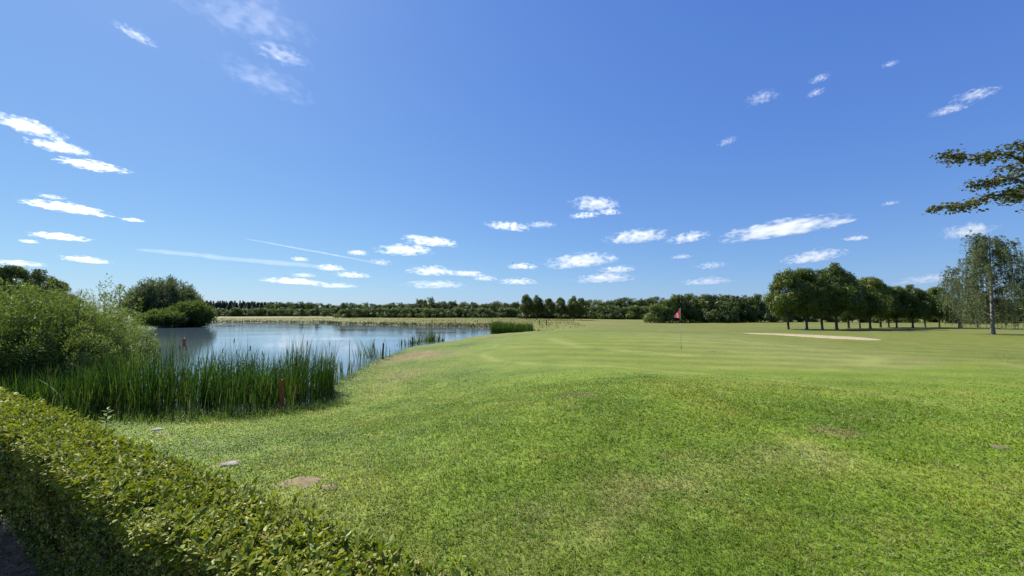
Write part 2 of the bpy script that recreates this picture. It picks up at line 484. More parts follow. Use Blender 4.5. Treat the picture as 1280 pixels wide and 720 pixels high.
# ------------------------------------------------------------------ scene graph helpers
def tag(o, label=None, cat=None, group=None, kind=None):
    if label: o['label'] = label
    if cat: o['category'] = cat
    if group: o['group'] = group
    if kind: o['kind'] = kind
    return o


def thing(name, label, cat, loc=(0, 0, 0), rz=0.0, group=None):
    o = bpy.data.objects.new(name, None)
    o.empty_display_size = 0.3
    COL.objects.link(o)
    o.location = loc; o.rotation_euler = (0, 0, rz)
    return tag(o, label, cat, group)


def dup(root, loc, rz=0.0, scale=(1, 1, 1), label=None, group=None):
    r = root.copy(); COL.objects.link(r)
    r.location = loc; r.rotation_euler = (0, 0, rz); r.scale = scale
    if label: r['label'] = label
    if group: r['group'] = group
    for ch in list(root.children):
        c = ch.copy(); COL.objects.link(c); c.parent = r
        for g in list(ch.children):
            d = g.copy(); COL.objects.link(d); d.parent = c
    return r


ORD = ["first", "second", "third", "fourth", "fifth", "sixth", "seventh", "eighth", "ninth", "tenth", "eleventh", "twelfth",
       "thirteenth", "fourteenth", "fifteenth", "sixteenth", "seventeenth", "eighteenth", "nineteenth", "twentieth"]


class Pool:
    """places things: the first use of a prototype moves it, later uses copy it"""
    def __init__(self, makers):
        self.makers, self.made = makers, {}

    def put(self, key, loc, rz, scale, label, group=None):
        if key not in self.made:
            o = self.makers[key]()
            self.made[key] = o
            o.location = loc; o.rotation_euler = (0, 0, rz); o.scale = scale
            o['label'] = label
            if group: o['group'] = group
            return o
        return dup(self.made[key], loc, rz, scale, label, group)


# ------------------------------------------------------------------ ground
for px, py, rx, ry in ((376, 604, .20, .15), (410, 612, .08, .07), (286, 579, .13, .12), (1250, 560, .09, .08), (256, 553, .16, .09), (205, 543, .16, .12)):
    h = hit(px, py); SOILS.append((h[0], h[1], rx, ry))

af = np.concatenate([np.linspace(-78, 78, 1000), np.linspace(81, 279, 90)])
ang = np.radians(af)
rad = np.concatenate([[0.0], np.geomspace(0.35, 24, 620), np.geomspace(24.4, 9000, 260)])
A, R = np.meshgrid(ang, rad)
gx, gy = (R * np.sin(A)).ravel(), (R * np.cos(A)).ravel()
gz = height(gx, gy)
na, nr = len(ang), len(rad)
i = np.arange(nr - 1)[:, None] * na; j = np.arange(na)[None, :]; k = (j + 1) % na
q = np.stack([i + j, i + k, i + na + k, i + na + j], -1).reshape(-1, 4)
q = q[:, ::-1]
gcol = ground_colour(gx, gy)
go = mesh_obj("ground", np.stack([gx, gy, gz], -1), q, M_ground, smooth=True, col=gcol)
tag(go, "rolling golf course turf running down to the pond", None, None, "structure")

# pond water: one sheet a little wider than the shore, the banks rise through it
cx, cy = POND.mean(0)
wx = np.linspace(-110, 8, 60); wy = np.linspace(8, 122, 60)
WX, WY = np.meshgrid(wx, wy)
nx = len(wx)
ii = np.arange(len(wy) - 1)[:, None] * nx; jj = np.arange(nx - 1)[None, :]
wq = np.stack([ii + jj, ii + jj + 1, ii + nx + jj + 1, ii + nx + jj], -1).reshape(-1, 4)
cxs = WX.ravel()[wq].mean(1); cys = WY.ravel()[wq].mean(1)
wq = wq[pond_sd(cxs, cys) < 4.0]
wo = mesh_obj("pond_water", np.stack([WX.ravel(), WY.ravel(), np.full(WX.size, ZW)], -1), wq, M_water)
tag(wo, "blue rippled pond water between the lawn and the far meadow", None, None, "structure")


# sand bunker beyond the green
def ground_sheet(name, outline, lift, mat, rings=6):
    o = np.asarray(outline, float); c = o.mean(0)
    pts = [c[None, :]]
    for t in np.linspace(1 / rings, 1, rings): pts.append(c + (o - c) * t)
    p = np.vstack(pts); n = len(o)
    z = height(p[:, 0], p[:, 1]) + lift
    z[-n:] -= lift + 0.03
    jj = np.arange(n); kk = (jj + 1) % n
    t = np.stack([np.zeros(n, int), 1 + jj, 1 + kk], -1)
    qs = [np.stack([1 + r * n + jj, 1 + (r + 1) * n + jj, 1 + (r + 1) * n + kk, 1 + r * n + kk], -1) for r in range(rings - 1)]
    return mesh_obj(name, np.column_stack([p, z]), [t, np.vstack(qs)], mat, smooth=True)


def densify(pts, n=6):
    pts = np.asarray(pts, float); out = []
    m = len(pts)
    for a in range(m):
        p0, p1, p2, p3 = pts[a - 1], pts[a], pts[(a + 1) % m], pts[(a + 2) % m]
        for t in np.linspace(0, 1, n, endpoint=False):
            out.append(0.5 * ((2 * p1) + (-p0 + p2) * t + (2 * p0 - 5 * p1 + 4 * p2 - p3) * t * t + (-p0 + 3 * p1 - 3 * p2 + p3) * t ** 3))
    return np.array(out)


bk = [hit(px, py)[:2] for px, py in ((922, 416.2), (960, 417.0), (1010, 418.9), (1060, 421), (1102, 424), (1104, 425.6), (1070, 424.8), (1020, 422), (975, 419))]
b = ground_sheet("sand_bunker", densify(bk), 0.05, M_sand)
tag(b, "long pale sand bunker beyond the putting green, below the avenue of trees", None, None, "structure")
for nm, pl, lb in (("sand_beach", ((371, 404.2), (383, 403.4), (392, 403.6), (388, 404.8), (376, 405)), "small white sand beach at the far pond edge, left one of two"),
                   ("sand_beach", ((402, 404.6), (409, 404.2), (413, 404.8), (407, 405.4)), "smaller white sand beach at the far pond edge, right one of two")):
    pp = [at(a, b_, 104)[:2] for a, b_ in pl]
    pp = [(p[0], 104 + (404.2 - b_) * 2.2) for p, (a, b_) in zip(pp, pl)]
    o = ground_sheet(nm, densify(pp, 4), 0.12, M_sand, 4)
    tag(o, lb, None, None, "structure")

# ------------------------------------------------------------------ lawn grass
def blades(x, y, h, w, lean, col, segs=2):
    n = len(x)
    z = height(x, y) - 0.004
    base = np.stack([x, y, z], -1)
    th = RNG.random(n) * 2 * PI
    dirv = np.stack([np.cos(th), np.sin(th), np.zeros(n)], -1)
    side = np.stack([-np.sin(th), np.cos(th), np.zeros(n)], -1)
    up = np.array([0, 0, 1.0])
    H = h[:, None]; W = w[:, None] * 0.5; Ln = (lean * h)[:, None]
    mid = base + up * H * 0.6 + dirv * Ln * 0.35
    tip = base + up * H * np.sqrt(np.clip(1 - (lean[:, None] * 0.6) ** 2, .15, 1)) + dirv * Ln
    v = np.stack([base - side * W, base + side * W, mid + side * W * 0.75, mid - side * W * 0.75, tip], 1).reshape(-1, 3)
    bi = np.arange(n)[:, None] * 5
    return v, bi + np.array([0, 1, 2, 3]), bi + np.array([3, 2, 4]), np.repeat(col, 5, 0)


def lawn(n):
    u = RNG.random(n)
    r0, r1, pw = 1.4, 30.0, 0.42
    r = (r0 ** pw + u * (r1 ** pw - r0 ** pw)) ** (1 / pw)
    a = np.radians(RNG.uniform(-62, 62, n))
    x, y = r * np.sin(a), r * np.cos(a)
    p = x * HN[0] + y * HN[1]
    sd = pond_sd(x, y)
    ge = np.hypot((x - GREEN_C[0]) / GREEN_R[0], (y - GREEN_C[1]) / GREEN_R[1])
    keep = (p > 1.02) & (sd > 0.1) & (RNG.random(n) < np.clip((ge - 0.84) * 1.3, 0.0, 1))
    for (cx_, cy_, rx, ry) in SOILS:
        keep &= blob(x, y, cx_, cy_, rx, ry, 9, 0.35, 1.3) < 0.25 + 0.7 * RNG.random(n)
    x, y, r, p, sd = x[keep], y[keep], r[keep], p[keep], sd[keep]
    m = len(x)
    lush = vnoise(x, y, 0.5, 41, 3)
    fine = vnoise(x, y, 0.11, 43, 2)
    h = (0.016 + 0.026 * RNG.random(m)) * (0.55 + 0.9 * lush) * (0.45 + 1.1 * fine)
    ge = np.hypot((x - GREEN_C[0]) / GREEN_R[0], (y - GREEN_C[1]) / GREEN_R[1])
    h *= np.clip((ge - 0.80) / 0.7, 0.22, 1)
    h *= 1 + 1.5 * (1 - sstep(0.1, 1.8, sd)) * RNG.random(m) + 1.6 * (1 - sstep(1.05, 1.3, p)) * RNG.random(m)
    w = (0.0036 + 0.0030 * RNG.random(m)) * np.clip(r / 3.0, 1, 5) ** 0.85
    h *= np.clip(1.0 - 0.015 * (r - 4), 0.75, 1)
    lean = 0.4 + 1.5 * RNG.random(m)
    c = ground_colour(x, y)
    c = c * (0.74 + 0.54 * RNG.random((m, 1))) * (0.84 + 0.32 * fine[:, None]) * (1 + 0.12 * RNG.normal(size=(m, 3)) * np.array([1, .5, .7]))
    straw = RNG.random(m) < (0.03 + 0.08 * (vnoise(x, y, 0.8, 42, 2) > 0.56))
    c[straw] = np.array([0.34, 0.30, 0.15]) * (0.7 + 0.5 * RNG.random((straw.sum(), 1)))
    return blades(x, y, h, w, lean, np.clip(c, .005, .8))


v, q, t, c = lawn(620000)
g = mesh_obj("lawn_grass", v, [q, t], M_grass, col=c)
tag(g, "short mown green grass covering the mound in front of the green", "grass", None, "stuff")

# clover and broad-leaved weeds in patches among the near grass
n = 60000
x = RNG.uniform(-3.5, 9.5, n); y = RNG.uniform(2.2, 9.0, n)
pm = vnoise(x, y, 0.6, 45, 3)
kp = (pm > 0.60) & (x * HN[0] + y * HN[1] > 1.2) & (pond_sd(x, y) > .6)
x, y = x[kp], y[kp]; n = len(x)
pos = np.stack([x, y, height(x, y) + 0.012 + 0.018 * RNG.random(n)], -1)
nr = unit(np.array([0, 0, 1.0]) + RNG.normal(size=(n, 3)) * 0.38)
ax = np.cross(nr, rand_dirs(n))
L = 0.010 + 0.012 * RNG.random(n)
big = RNG.random(n) < 0.02
L[big] *= 2.6
v, f, r = leaf_mesh(pos, ax, nr, L, L * np.where(big, .5, .9), 0.2, np.clip(.25 + .6 * RNG.random(n), 0, 1))
o = mesh_obj("clover", v, f, M_clover, None, False, rnd=r)
tag(o, "patches of clover and small broad leaves among the near lawn grass", "clover", None, "stuff")

# rank grass on the strip between lawn and reeds, and along the shore
n = 26000
x = RNG.uniform(-15, -5.0, n); y = RNG.uniform(8.5, 40, n) ** 1.0
y = 8.6 + (y - 8.5) ** 1.0 * RNG.random(n)
sd = pond_sd(x, y)
pr = np.where(y < 12.5, (1 - sstep(0.9, 2.3, sd)), (1 - sstep(0.2, 0.8, sd)) * 0.8)
keep = (sd > -0.25) & (RNG.random(n) < pr) & ((x * HN[0] + y * HN[1]) > 1.1)
x, y, sd = x[keep], y[keep], sd[keep]; m = len(x)
cc = np.array([0.10, 0.165, 0.03]) * (0.6 + 0.8 * RNG.random((m, 1))) * (1 + 0.12 * RNG.normal(size=(m, 3)))
hh = (0.10 + 0.22 * RNG.random(m)) * np.where(y < 12.5, 1.0, 0.75)
v, q, t, c = blades(x, y, hh, 0.007 + 0.006 * RNG.random(m), 0.2 + 0.7 * RNG.random(m), np.clip(cc, .005, .8))
g = mesh_obj("bank_grass", v, [q, t], M_grass, col=c)
tag(g, "longer unmown grass along the pond bank in front of the reeds", "grass", None, "stuff")

# dry meadow grass beyond the pond
n = 110000
x = RNG.uniform(-120, 40, n); y = RNG.uniform(56, 150, n)
sd = pond_sd(x, y)
edgew = np.exp(-(np.maximum(sd, 0) / 1.6) ** 2)
keep = (sd > -0.3) & (RNG.random(n) < np.clip(0.25 + edgew, 0, 1)) & (x < 4 + 0.12 * y)
x, y, sd, edgew = x[keep], y[keep], sd[keep], edgew[keep]; m = len(x)
ne = 9000
seg = RNG.integers(9, 16, ne); tt = RNG.random(ne)
lens = np.array([np.hypot(*(POND[k + 1] - POND[k])) for k in range(9, 16)]); seg = RNG.choice(np.arange(9, 16), ne, p=lens / lens.sum())
ex = POND[seg] * (1 - tt)[:, None] + POND[seg + 1] * tt[:, None] + RNG.normal(size=(ne, 2)) * 0.9
es = pond_sd(ex[:, 0], ex[:, 1])
ek = (es > -0.25) & (es < 0.9)
x = np.concatenate([x, ex[ek, 0]]); y = np.concatenate([y, ex[ek, 1]]); sd = np.concatenate([sd, es[ek]]); m = len(x)
cc = ground_colour(x, y) * (0.7 + 0.6 * RNG.random((m, 1)))
wet = (sd < 1.0) & (RNG.random(m) < 0.85)
cc[wet] = np.array([0.065, 0.085, 0.03]) * (0.6 + 0.8 * RNG.random((wet.sum(), 1)))
hh = 0.07 + 0.16 * RNG.random(m) + np.where(wet, 0.5 * RNG.random(m), 0)
v, q, t, c = blades(x, y, hh, 0.06 + 0.10 * RNG.random(m), 0.5 + 0.9 * RNG.random(m), np.clip(cc, .005, .8))
g = mesh_obj("meadow_grass", v, [q, t], M_grass, col=c)
tag(g, "straw coloured rough meadow grass along the far bank of the pond", "grass", None, "stuff")

# daisies and dandelions in the lawn
def flowers(name, n, mat, size, label, clump):
    mb = MB()
    cents = [(RNG.uniform(-2.5, 9), RNG.uniform(2.6, 9)) for _ in range(clump)]
    for _ in range(n):
        if RNG.random() < 0.6:
            c0 = cents[RNG.integers(clump)]; x, y = c0[0] + RNG.normal() * .25, c0[1] + RNG.normal() * .25
        else:
            x, y = RNG.uniform(-3, 10), RNG.uniform(2.5, 10)
        if x * HN[0] + y * HN[1] < 1.25 or pond_sd(np.array([x]), np.array([y]))[0] < .5: continue
        z = hz(x, y) + 0.03 + 0.02 * RNG.random()
        s = size * (0.7 + 0.6 * RNG.random())
        th = np.arange(8) * PI / 4
        rr = s * np.where(np.arange(8) % 2 == 0, 1, 0.7)
        tilt = RNG.normal(size=2) * 0.3
        ring = np.stack([np.cos(th) * rr, np.sin(th) * rr, np.cos(th) * rr * tilt[0] + np.sin(th) * rr * tilt[1] + .002], -1)
        vv = np.vstack([ring, [[0, 0, 0.006]], [[0, 0, -0.03]], [[.0015, 0, -0.03]]]) + np.array([x, y, z])
        jj = np.arange(8)
        tt = np.vstack([np.stack([np.full(8, 8), jj, (jj + 1) % 8], -1), [[8, 9, 10]]])
        mb.add(vv, None, tt)
    o = mb.build(name, mat, None, False)
    return tag(o, label, "wildflowers", None, "stuff")


flowers("daisies", 150, M_daisy, 0.0045, "tiny white daisies and clover scattered through the mown lawn", 9)
flowers("dandelions", 110, M_dandelion, 0.007, "tiny yellow flowers scattered through the mown lawn", 7)

# ------------------------------------------------------------------ hedge
def make_hedge():
    root = thing("hedge", "low clipped leafy hedge with a flat sunlit top crossing the foreground", "hedge")
    def world(s, p, z): return np.stack([s * HT[0] + p * HN[0], s * HT[1] + p * HN[1], z], -1)
    N = 330000
    s = np.concatenate([RNG.uniform(-4.2, 2.0, int(N * 0.72)), RNG.uniform(-10.5, -4.2, int(N * 0.28))])
    N = len(s)
    top = HEDGE_TOP + (vnoise(s, s * 0, 0.55, 51, 3) - 0.5) * 0.06
    # point on a rounded box outline: near face, top, far face
    pick = RNG.random(N)
    dep = RNG.random(N) ** 1.3 * 0.16
    half = HEDGE_HALF + (vnoise(s, s * 0 + 4, 0.5, 52, 3) - 0.5) * 0.05
    p = np.zeros(N); z = np.zeros(N); nrm = np.zeros((N, 3))
    face = pick < 0.46; tp = (pick >= 0.46) & (pick < 0.78); bk = pick >= 0.78
    zr = RNG.random(N)
    z[face] = 0.03 + zr[face] * (top[face] - 0.05)
    bulge = (vnoise(s, z, 0.28, 53, 3) - 0.5) * 0.035
    taper = 0.015 + 0.085 * np.clip(1 - z / 0.80, 0, 1)
    p[face] = -half[face] + dep[face] + bulge[face] + taper[face]
    tp_u = RNG.uniform(-1, 1, N)
    p[tp] = tp_u[tp] * (half[tp] + np.where(tp_u[tp] < 0, 0.016, 0.012))
    zt = top - 0.022 * np.abs(tp_u) ** 6 + (vnoise(s, p * 1.0, 0.16, 54, 2) - 0.5) * 0.04
    z[tp] = zt[tp] - dep[tp] * 0.8
    z[bk] = 0.03 + zr[bk] * (top[bk] - 0.05)
    p[bk] = half[bk] - dep[bk] + bulge[bk]
    pw = HEDGE_P + p
    pos = world(s, pw, z)
    N3 = np.array([HN[0], HN[1], 0.0]); T3 = np.array([HT[0], HT[1], 0.0])
    nrm[face] = -N3 + np.array([0, 0, .10]); nrm[tp] = np.array([0, 0, 1.0]); nrm[bk] = N3 + np.array([0, 0, .35])
    nrm = unit(nrm + RNG.normal(size=(N, 3)) * np.where(tp, 0.42, 0.45)[:, None])
    ax = RNG.normal(size=(N, 3)) + np.array([0, 0, 0.35]) + 0.5 * nrm
    ax = unit(ax - nrm * np.sum(ax * nrm, 1, keepdims=True) * 0.75)
    L = (0.011 + 0.020 * RNG.random(N) ** 1.4) * np.where(s < -4.2, 1.45, 1.0)
    tone = np.clip(0.30 + 0.42 * RNG.random(N) + (vnoise(s, p * 2 + z * 2, 0.22, 55, 2) - .5) * 0.4 + np.where(tp & (dep < .05), 0.16, 0), 0, 0.80)  # top leaves lightened: fresh growth, plus sunlit contrast put into the tone
    tone[face | bk] = np.clip(tone[face | bk] - 0.24, 0.02, 0.5)      # older leaves on the clipped sides, toned darker to paint in their shade
    brown = RNG.random(N) < 0.03 + 0.14 * (vnoise(s, p + z, 0.3, 56, 2) > 0.60)
    tone[brown] = 0.86 + 0.14 * RNG.random(brown.sum())
    gap = (vnoise(s, z * 1.0 + p, 0.11, 57, 2) > 0.60) & (dep < 0.075) & face
    gap |= (vnoise(s, p, 0.09, 58, 2) > 0.66) & (dep < 0.04) & tp
    kp = ~gap
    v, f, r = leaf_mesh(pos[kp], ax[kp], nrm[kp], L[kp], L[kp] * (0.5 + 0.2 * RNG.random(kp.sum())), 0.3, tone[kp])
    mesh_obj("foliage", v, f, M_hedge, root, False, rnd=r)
    # fresh shoots standing up out of the clipped top
    ns = 2000
    s2 = RNG.uniform(-5.5, 1.8, ns); p2 = HEDGE_P + RNG.uniform(-1, 1, ns) * HEDGE_HALF
    b2 = world(s2, p2, np.full(ns, HEDGE_TOP - 0.02))
    d2 = unit(RNG.normal(size=(ns, 3)) * 0.35 + np.array([0, 0, 1.0]))
    h2 = 0.02 + 0.06 * RNG.random(ns) ** 2
    P, AX, NR = [], [], []
    for kx in range(5):
        P.append(b2 + d2 * (h2 * (kx + 1) / 5)[:, None]); a = rand_dirs(ns); a[:, 2] = np.abs(a[:, 2]) * .6
        AX.append(a + 0.5 * d2); NR.append(d2 + 0.3 * rand_dirs(ns))
    P, AX, NR = np.vstack(P), np.vstack(AX), np.vstack(NR)
    L2 = 0.016 + 0.016 * RNG.random(len(P))
    v, f, r = leaf_mesh(P, AX, NR, L2, L2 * 0.55, 0.3, 0.4 + 0.4 * RNG.random(len(P)))
    mesh_obj("shoots", v, f, M_hedge, root, False, rnd=r)
    # stems and twigs
    mb = MB()
    for s0 in np.arange(-10.3, 1.9, 0.16):
        for _ in range(2):
            ss = s0 + RNG.normal() * .05; p0 = HEDGE_P + 0.05 + RNG.normal() * 0.02
            n = 5; tt = np.linspace(0, 1, n)
            pts = world(ss + np.cumsum(RNG.normal(size=n) * .03), p0 + np.cumsum(RNG.normal(size=n) * .015), -0.03 + tt * 0.72)
            mb.tube(pts, np.linspace(0.011, 0.004, n), 5, False)
            for kx in range(9):
                a = pts[RNG.integers(1, n)]
                d = rand_dirs(1)[0]; d[2] = abs(d[2]) * .7
                e = a + d * RNG.uniform(.06, .14)
                mb.tube(np.stack([a, (a + e) / 2 + RNG.normal(size=3) * .01, e]), [.004, .003, .0015], 4, False)
    mb.build("stems", M_twig, root)
    return root


make_hedge()

# leaf litter on the strip below the hedge
n = 2600
s = RNG.uniform(-5.5, 0.5, n); p = RNG.uniform(0.28, 0.85, n)
x, y = s * HT[0] + p * HN[0], s * HT[1] + p * HN[1]
pos = np.stack([x, y, height(x, y) + 0.004 + 0.012 * RNG.random(n)], -1)
nr = unit(np.array([0, 0, 1.0]) + RNG.normal(size=(n, 3)) * 0.35)
ax = np.cross(nr, rand_dirs(n))
L = 0.018 + 0.025 * RNG.random(n)
v, f, r = leaf_mesh(pos, ax, nr, L, L * 0.55, 0.5)
o = mesh_obj("leaf_litter", v, f, M_litter, None, False, rnd=r)
tag(o, "brown dead leaves lying on the soil at the foot of the hedge", "leaf litter", None, "stuff")

# a few grass blades arching out at the hedge foot
def tuft(name, label, cat, px, py, n, hmin, hmax, w, mat, spread, lean=0.8, depth=None, group=None):
    h = hit(px, py) if depth is None else at(px, py, depth)
    zb = hz(h[0], h[1])
    if pond_sd(np.array([h[0]]), np.array([h[1]]))[0] < 0: zb = min(zb, ZW - 0.05)
    root = thing(name, label, cat, (h[0], h[1], zb), 0, group)
    v, f, r = strap_leaves(np.zeros((n, 3)) + np.column_stack([RNG.normal(size=(n, 2)) * spread, np.zeros(n)]), RNG.uniform(hmin, hmax, n), w, lean)
    mesh_obj("leaves", v, f, mat, root, False, rnd=r)
    return root


def strap_leaves(base, h, w, lean, segs=5, tone=None):
    n = len(base)
    th = RNG.random(n) * 2 * PI
    d = np.stack([np.cos(th), np.sin(th), np.zeros(n)], -1)
    fa = th + PI / 2 + RNG.normal(size=n) * 0.5
    side = np.stack([np.cos(fa), np.sin(fa), np.zeros(n)], -1)
    ln = np.abs(RNG.normal(size=n)) * lean * 0.6 + 0.05
    tk = (RNG.random(n) ** 2)[:, None]
    rows = []
    ts = np.linspace(0, 1, segs + 1)
    for t in ts:
        bend = (ln * t ** 2)[:, None] * h[:, None]
        zz = h * t * (1 - 0.25 * ln * t)
        c = base + d * bend + np.column_stack([np.zeros((n, 2)), zz])
        wd = w * 0.5 * (1 - t ** 3) * (0.8 + 0.2 * np.sin(3 * t))
        wd = np.broadcast_to(wd, (n,))[:, None]
        rows.append(c - side * wd); rows.append(c + side * wd)
    v = np.stack(rows, 1).reshape(-1, 3)
    k = 2 * (segs + 1)
    bi = np.arange(n)[:, None] * k
    f = np.vstack([bi + np.array([2 * a, 2 * a + 1, 2 * a + 3, 2 * a + 2]) for a in range(segs)])
    if tone is None: tone = np.clip(RNG.random(n) * 0.75, 0, 1)
    return v, f, np.repeat(tone, k)


tuft("grass_tuft", "tuft of long pale grass arching out of the hedge foot at the lower left", "grass tuft", 28, 664, 26, .12, .32, .006, M_reed, .03, 1.2)

# ------------------------------------------------------------------ reeds
BED = np.array([(-15.5, 10.6), (-12, 10.5), (-9.6, 10.6), (-7.6, 10.9), (-6.3, 11.9), (-5.9, 13.0), (-6.5, 14.6), (-8.2, 15.6), (-10, 14.6), (-13, 14.3), (-17, 13.6)])


def reed_bed():
    n = 21000
    x = RNG.uniform(-18, -5.5, n); y = RNG.uniform(10.3, 15.8, n)
    dn = vnoise(x, y, 0.7, 61, 2)
    keep = inside_poly(x, y, BED) & (dn > 0.30 + 0.34 * RNG.random(n))
    x, y = x[keep], y[keep]
    n = len(x)
    z = np.maximum(height(x, y), ZW - 0.5) - 0.03
    h = (1.45 + 0.85 * RNG.random(n)) * (0.52 + 0.9 * vnoise(x, y, 0.8, 62, 2))
    rightend = sstep(-7.8, -6.0, x)
    h *= 1 - 0.12 * rightend
    h *= 1 - 0.36 * sstep(-9.8, -13.5, x)
    young = RNG.random(n) < 0.16
    h[young] *= 0.45
    tone = np.clip(RNG.random(n) * 0.62 + 0.15 * (vnoise(x, y, 1.0, 63, 2) - .5), 0, 0.75)
    tone = np.clip(tone + 0.5 * (vnoise(x, y, 0.35, 64, 2) - .5), 0, .75)
    dead = RNG.random(n) < 0.17
    tone[dead] = 0.95; h[dead] *= 0.2 + 0.4 * RNG.random(dead.sum())
    lean = np.where((RNG.random(n) < 0.05) & ~dead, 1.0, 0.26)
    v, f, r = strap_leaves(np.stack([x, y, z], -1), h, 0.013 + 0.012 * RNG.random(n), lean, 6, tone)
    root = thing("reed_bed", "dense stand of tall green reeds at the near edge of the pond", "reeds")
    o = mesh_obj("blades", v, f, M_reed, root, False, rnd=r); o['kind'] = 'stuff'
    mb = MB()
    idx = RNG.choice(n, 130, replace=False)
    for k in idx:
        hh = h[k] * 0.93
        b = np.array([x[k] + .02, y[k], z[k]])
        e = b + np.array([RNG.normal() * .08, RNG.normal() * .08, hh])
        d = (e - b) / np.linalg.norm(e - b)
        mb.tube(np.stack([b, (b + e) / 2, e]), .004, 4, False)
        if RNG.random() < .5:
            mb.tube(np.stack([e, e + d * .02, e + d * .14, e + d * .16]), [.004, .013, .013, .004], 6)
    o = mb.build("seed_heads", M_reedhead, root); o['kind'] = 'stuff'
    root['kind'] = 'stuff'
    return root


reed_bed()

# sparse reed clumps standing in open water, along the lawn's edge
clumps = [(414, 478, 14, 1.2, "bare young reed clump just right of the dense reed bed"),
          (430, 468, 16, 1.15, "forked reed clump with its reflection, second right of the dense reed bed"),
          (449, 452, 7, 1.9, "few tall thin reed stalks in the water left of the dark stake"),
          (464, 446, 26, 1.75, "bushy upright reed clump in the water beside the first dark stake"),
          (474, 444, 7, 0.9, "short sparse reed tuft between the reed clump and the first dark stake"),
          (508, 431, 22, 1.2, "small reed clump left of the second dark stake"),
          (518, 429, 34, 1.5, "reed clump right behind the second dark stake"),
          (533, 427, 55, 1.6, "broad reed clump in the water right of the second dark stake"),
          (541, 426.5, 50, 1.55, "broad reed clump with dense blades, second right of the second dark stake"),
          (549, 426, 22, 1.3, "small reed clump at the right end of the waterside clumps")]
for px, py, nb, hh, lb in clumps:
    d = 2.9 * 490 / (py - 390.0)
    tuft("reed_clump", lb, "reeds", px, py, int(nb * 1.5), hh * .5, hh, 0.026 + 0.0010 * d, M_reed, 0.12 + 0.008 * d, 0.3, depth=d, group="reed clumps along the lawn edge")

# low sedge tufts at the waterline
for k, (px, py, lb) in enumerate([(410, 487, "low dark sedge tuft at the waterline nearest the dense reed bed"),
                                  (430, 472, "low sedge tuft at the waterline below the forked reed clump"),
                                  (452, 456, "low sedge tuft at the waterline below the few tall stalks"),
                                  (494, 438, "low sedge tuft at the waterline between the two dark stakes")]):
    d = 2.88 * 490 / (py - 390.0)
    tuft("sedge_tuft", lb, "grass tuft", px, py, 60, .12, .38, .014, M_reed, .22, .8, depth=d, group="sedge tufts on the shore")


def far_reeds():
    n = 2600
    x = RNG.uniform(-2.9, 2.9, n); y = RNG.uniform(52.3, 57.0, n)
    h = np.where(x < -1.6, 1.95, 1.75 - 0.12 * np.clip(x - 1, 0, 3)) * (0.6 + 0.45 * RNG.random(n)) * (0.8 + 0.35 * vnoise(x, y, 0.9, 66, 2))
    z = np.full(n, ZW - 0.1)
    v, f, r = strap_leaves(np.stack([x, y, z], -1), h, 0.05, 0.18, 4, 0.1 + RNG.random(n) * 0.55)
    root = thing("reed_bed", "distant reed bed like a clipped block at the right tip of the pond", "reeds")
    o = mesh_obj("blades", v, f, M_reed, root, False, rnd=r); o['kind'] = 'stuff'
    root['kind'] = 'stuff'


far_reeds()


# ------------------------------------------------------------------ stakes, posts, flag
def stake(name, label, cat, loc, h, w, mat, lean=0.0, group=None, cap=None):
    root = thing(name, label, cat, loc, RNG.uniform(-.4, .4), group)
    a = w / 2
    def sq(z, s, dx=0): return [(-s + dx, -s, z), (s + dx, -s, z), (s + dx, s, z), (-s + dx, s, z)]
    lv = [(-0.25, a), (h * .5, a * .97), (h - a * .9, a), (h - a * .3, a * .7), (h, a * .25)]
    v = [p for z, s in lv for p in sq(z, s, lean * z)]
    n = len(lv)
    q = [[k * 4 + j, k * 4 + (j + 1) % 4, (k + 1) * 4 + (j + 1) % 4, (k + 1) * 4 + j] for k in range(n - 1) for j in range(4)]
    q += [[3, 2, 1, 0], [(n - 1) * 4 + j for j in range(4)]]
    mesh_obj("post", np.array(v, float), np.array(q), mat, root)
    if cap is not None:
        mb = MB(); mb.tube(np.array([(lean * h, 0, h - .02), (lean * h, 0, h + .05)]), [a * .9, a * .9], 8); mb.build("cap", cap, root)
    return root


h = hit(351, 515)
stake("hazard_stake", "weathered red wooden stake in front of the reed bed", "stake", (h[0], h[1], h[2]), 0.93, 0.072, M_redpost, 0.0)
for px, py, top, lb in ((478.5, 449, 429, "thin dark wooden stake at the water's edge, nearer of two"), (515, 434, 421, "thin dark wooden stake at the water's edge, farther of two")):
    h = hit(px, py); d = h[1]
    stake("hazard_stake", lb, "stake", tuple(h), (py - top) / 490 * d, 0.09, M_darkpost, 0.02)
d = 2.9 * 490 / (432 - 390)
p = at(230, 432, d)
stake("marker_stake", "small red marker stake standing alone in the pond", "stake", (p[0], p[1], ZW - 0.05), 0.72, 0.17, M_red, 0.03, None)
p = hit(907, 403)
r_ = thing("marker_pole", "thin grey pole in front of the dark thicket right of the flag", "pole", tuple(p))
mb = MB(); mb.tube(np.array([(0, 0, -.2), (0, 0, 1.4), (0, 0, 2.6)]), [.05, .045, .04], 8); mb.build("pole", M_greypost, r_)
mb = MB(); mb.tube(np.array([(0, 0, 2.59), (0, 0, 2.66)]), [.07, .05], 8); mb.build("cap", M_greypost, r_)
for k, (px, lb) in enumerate(((527, "leftmost"), (563, "second from the left"), (595, "third from the left"), (674, "fourth from the left"), (683, "rightmost"))):
    dd = 74 if px < 610 else 62
    x = (px - 640) / 490 * dd
    y = dd if px < 610 else 62
    while pond_sd(np.array([x]), np.array([y]))[0] < 0.4: y += 0.7
    stake("bank_post", f"slim dark post on the far bank of the pond, {lb} of five", "stake", (x, y, hz(x, y)), 0.95, 0.10, M_darkpost, 0.0, "posts along the far bank")

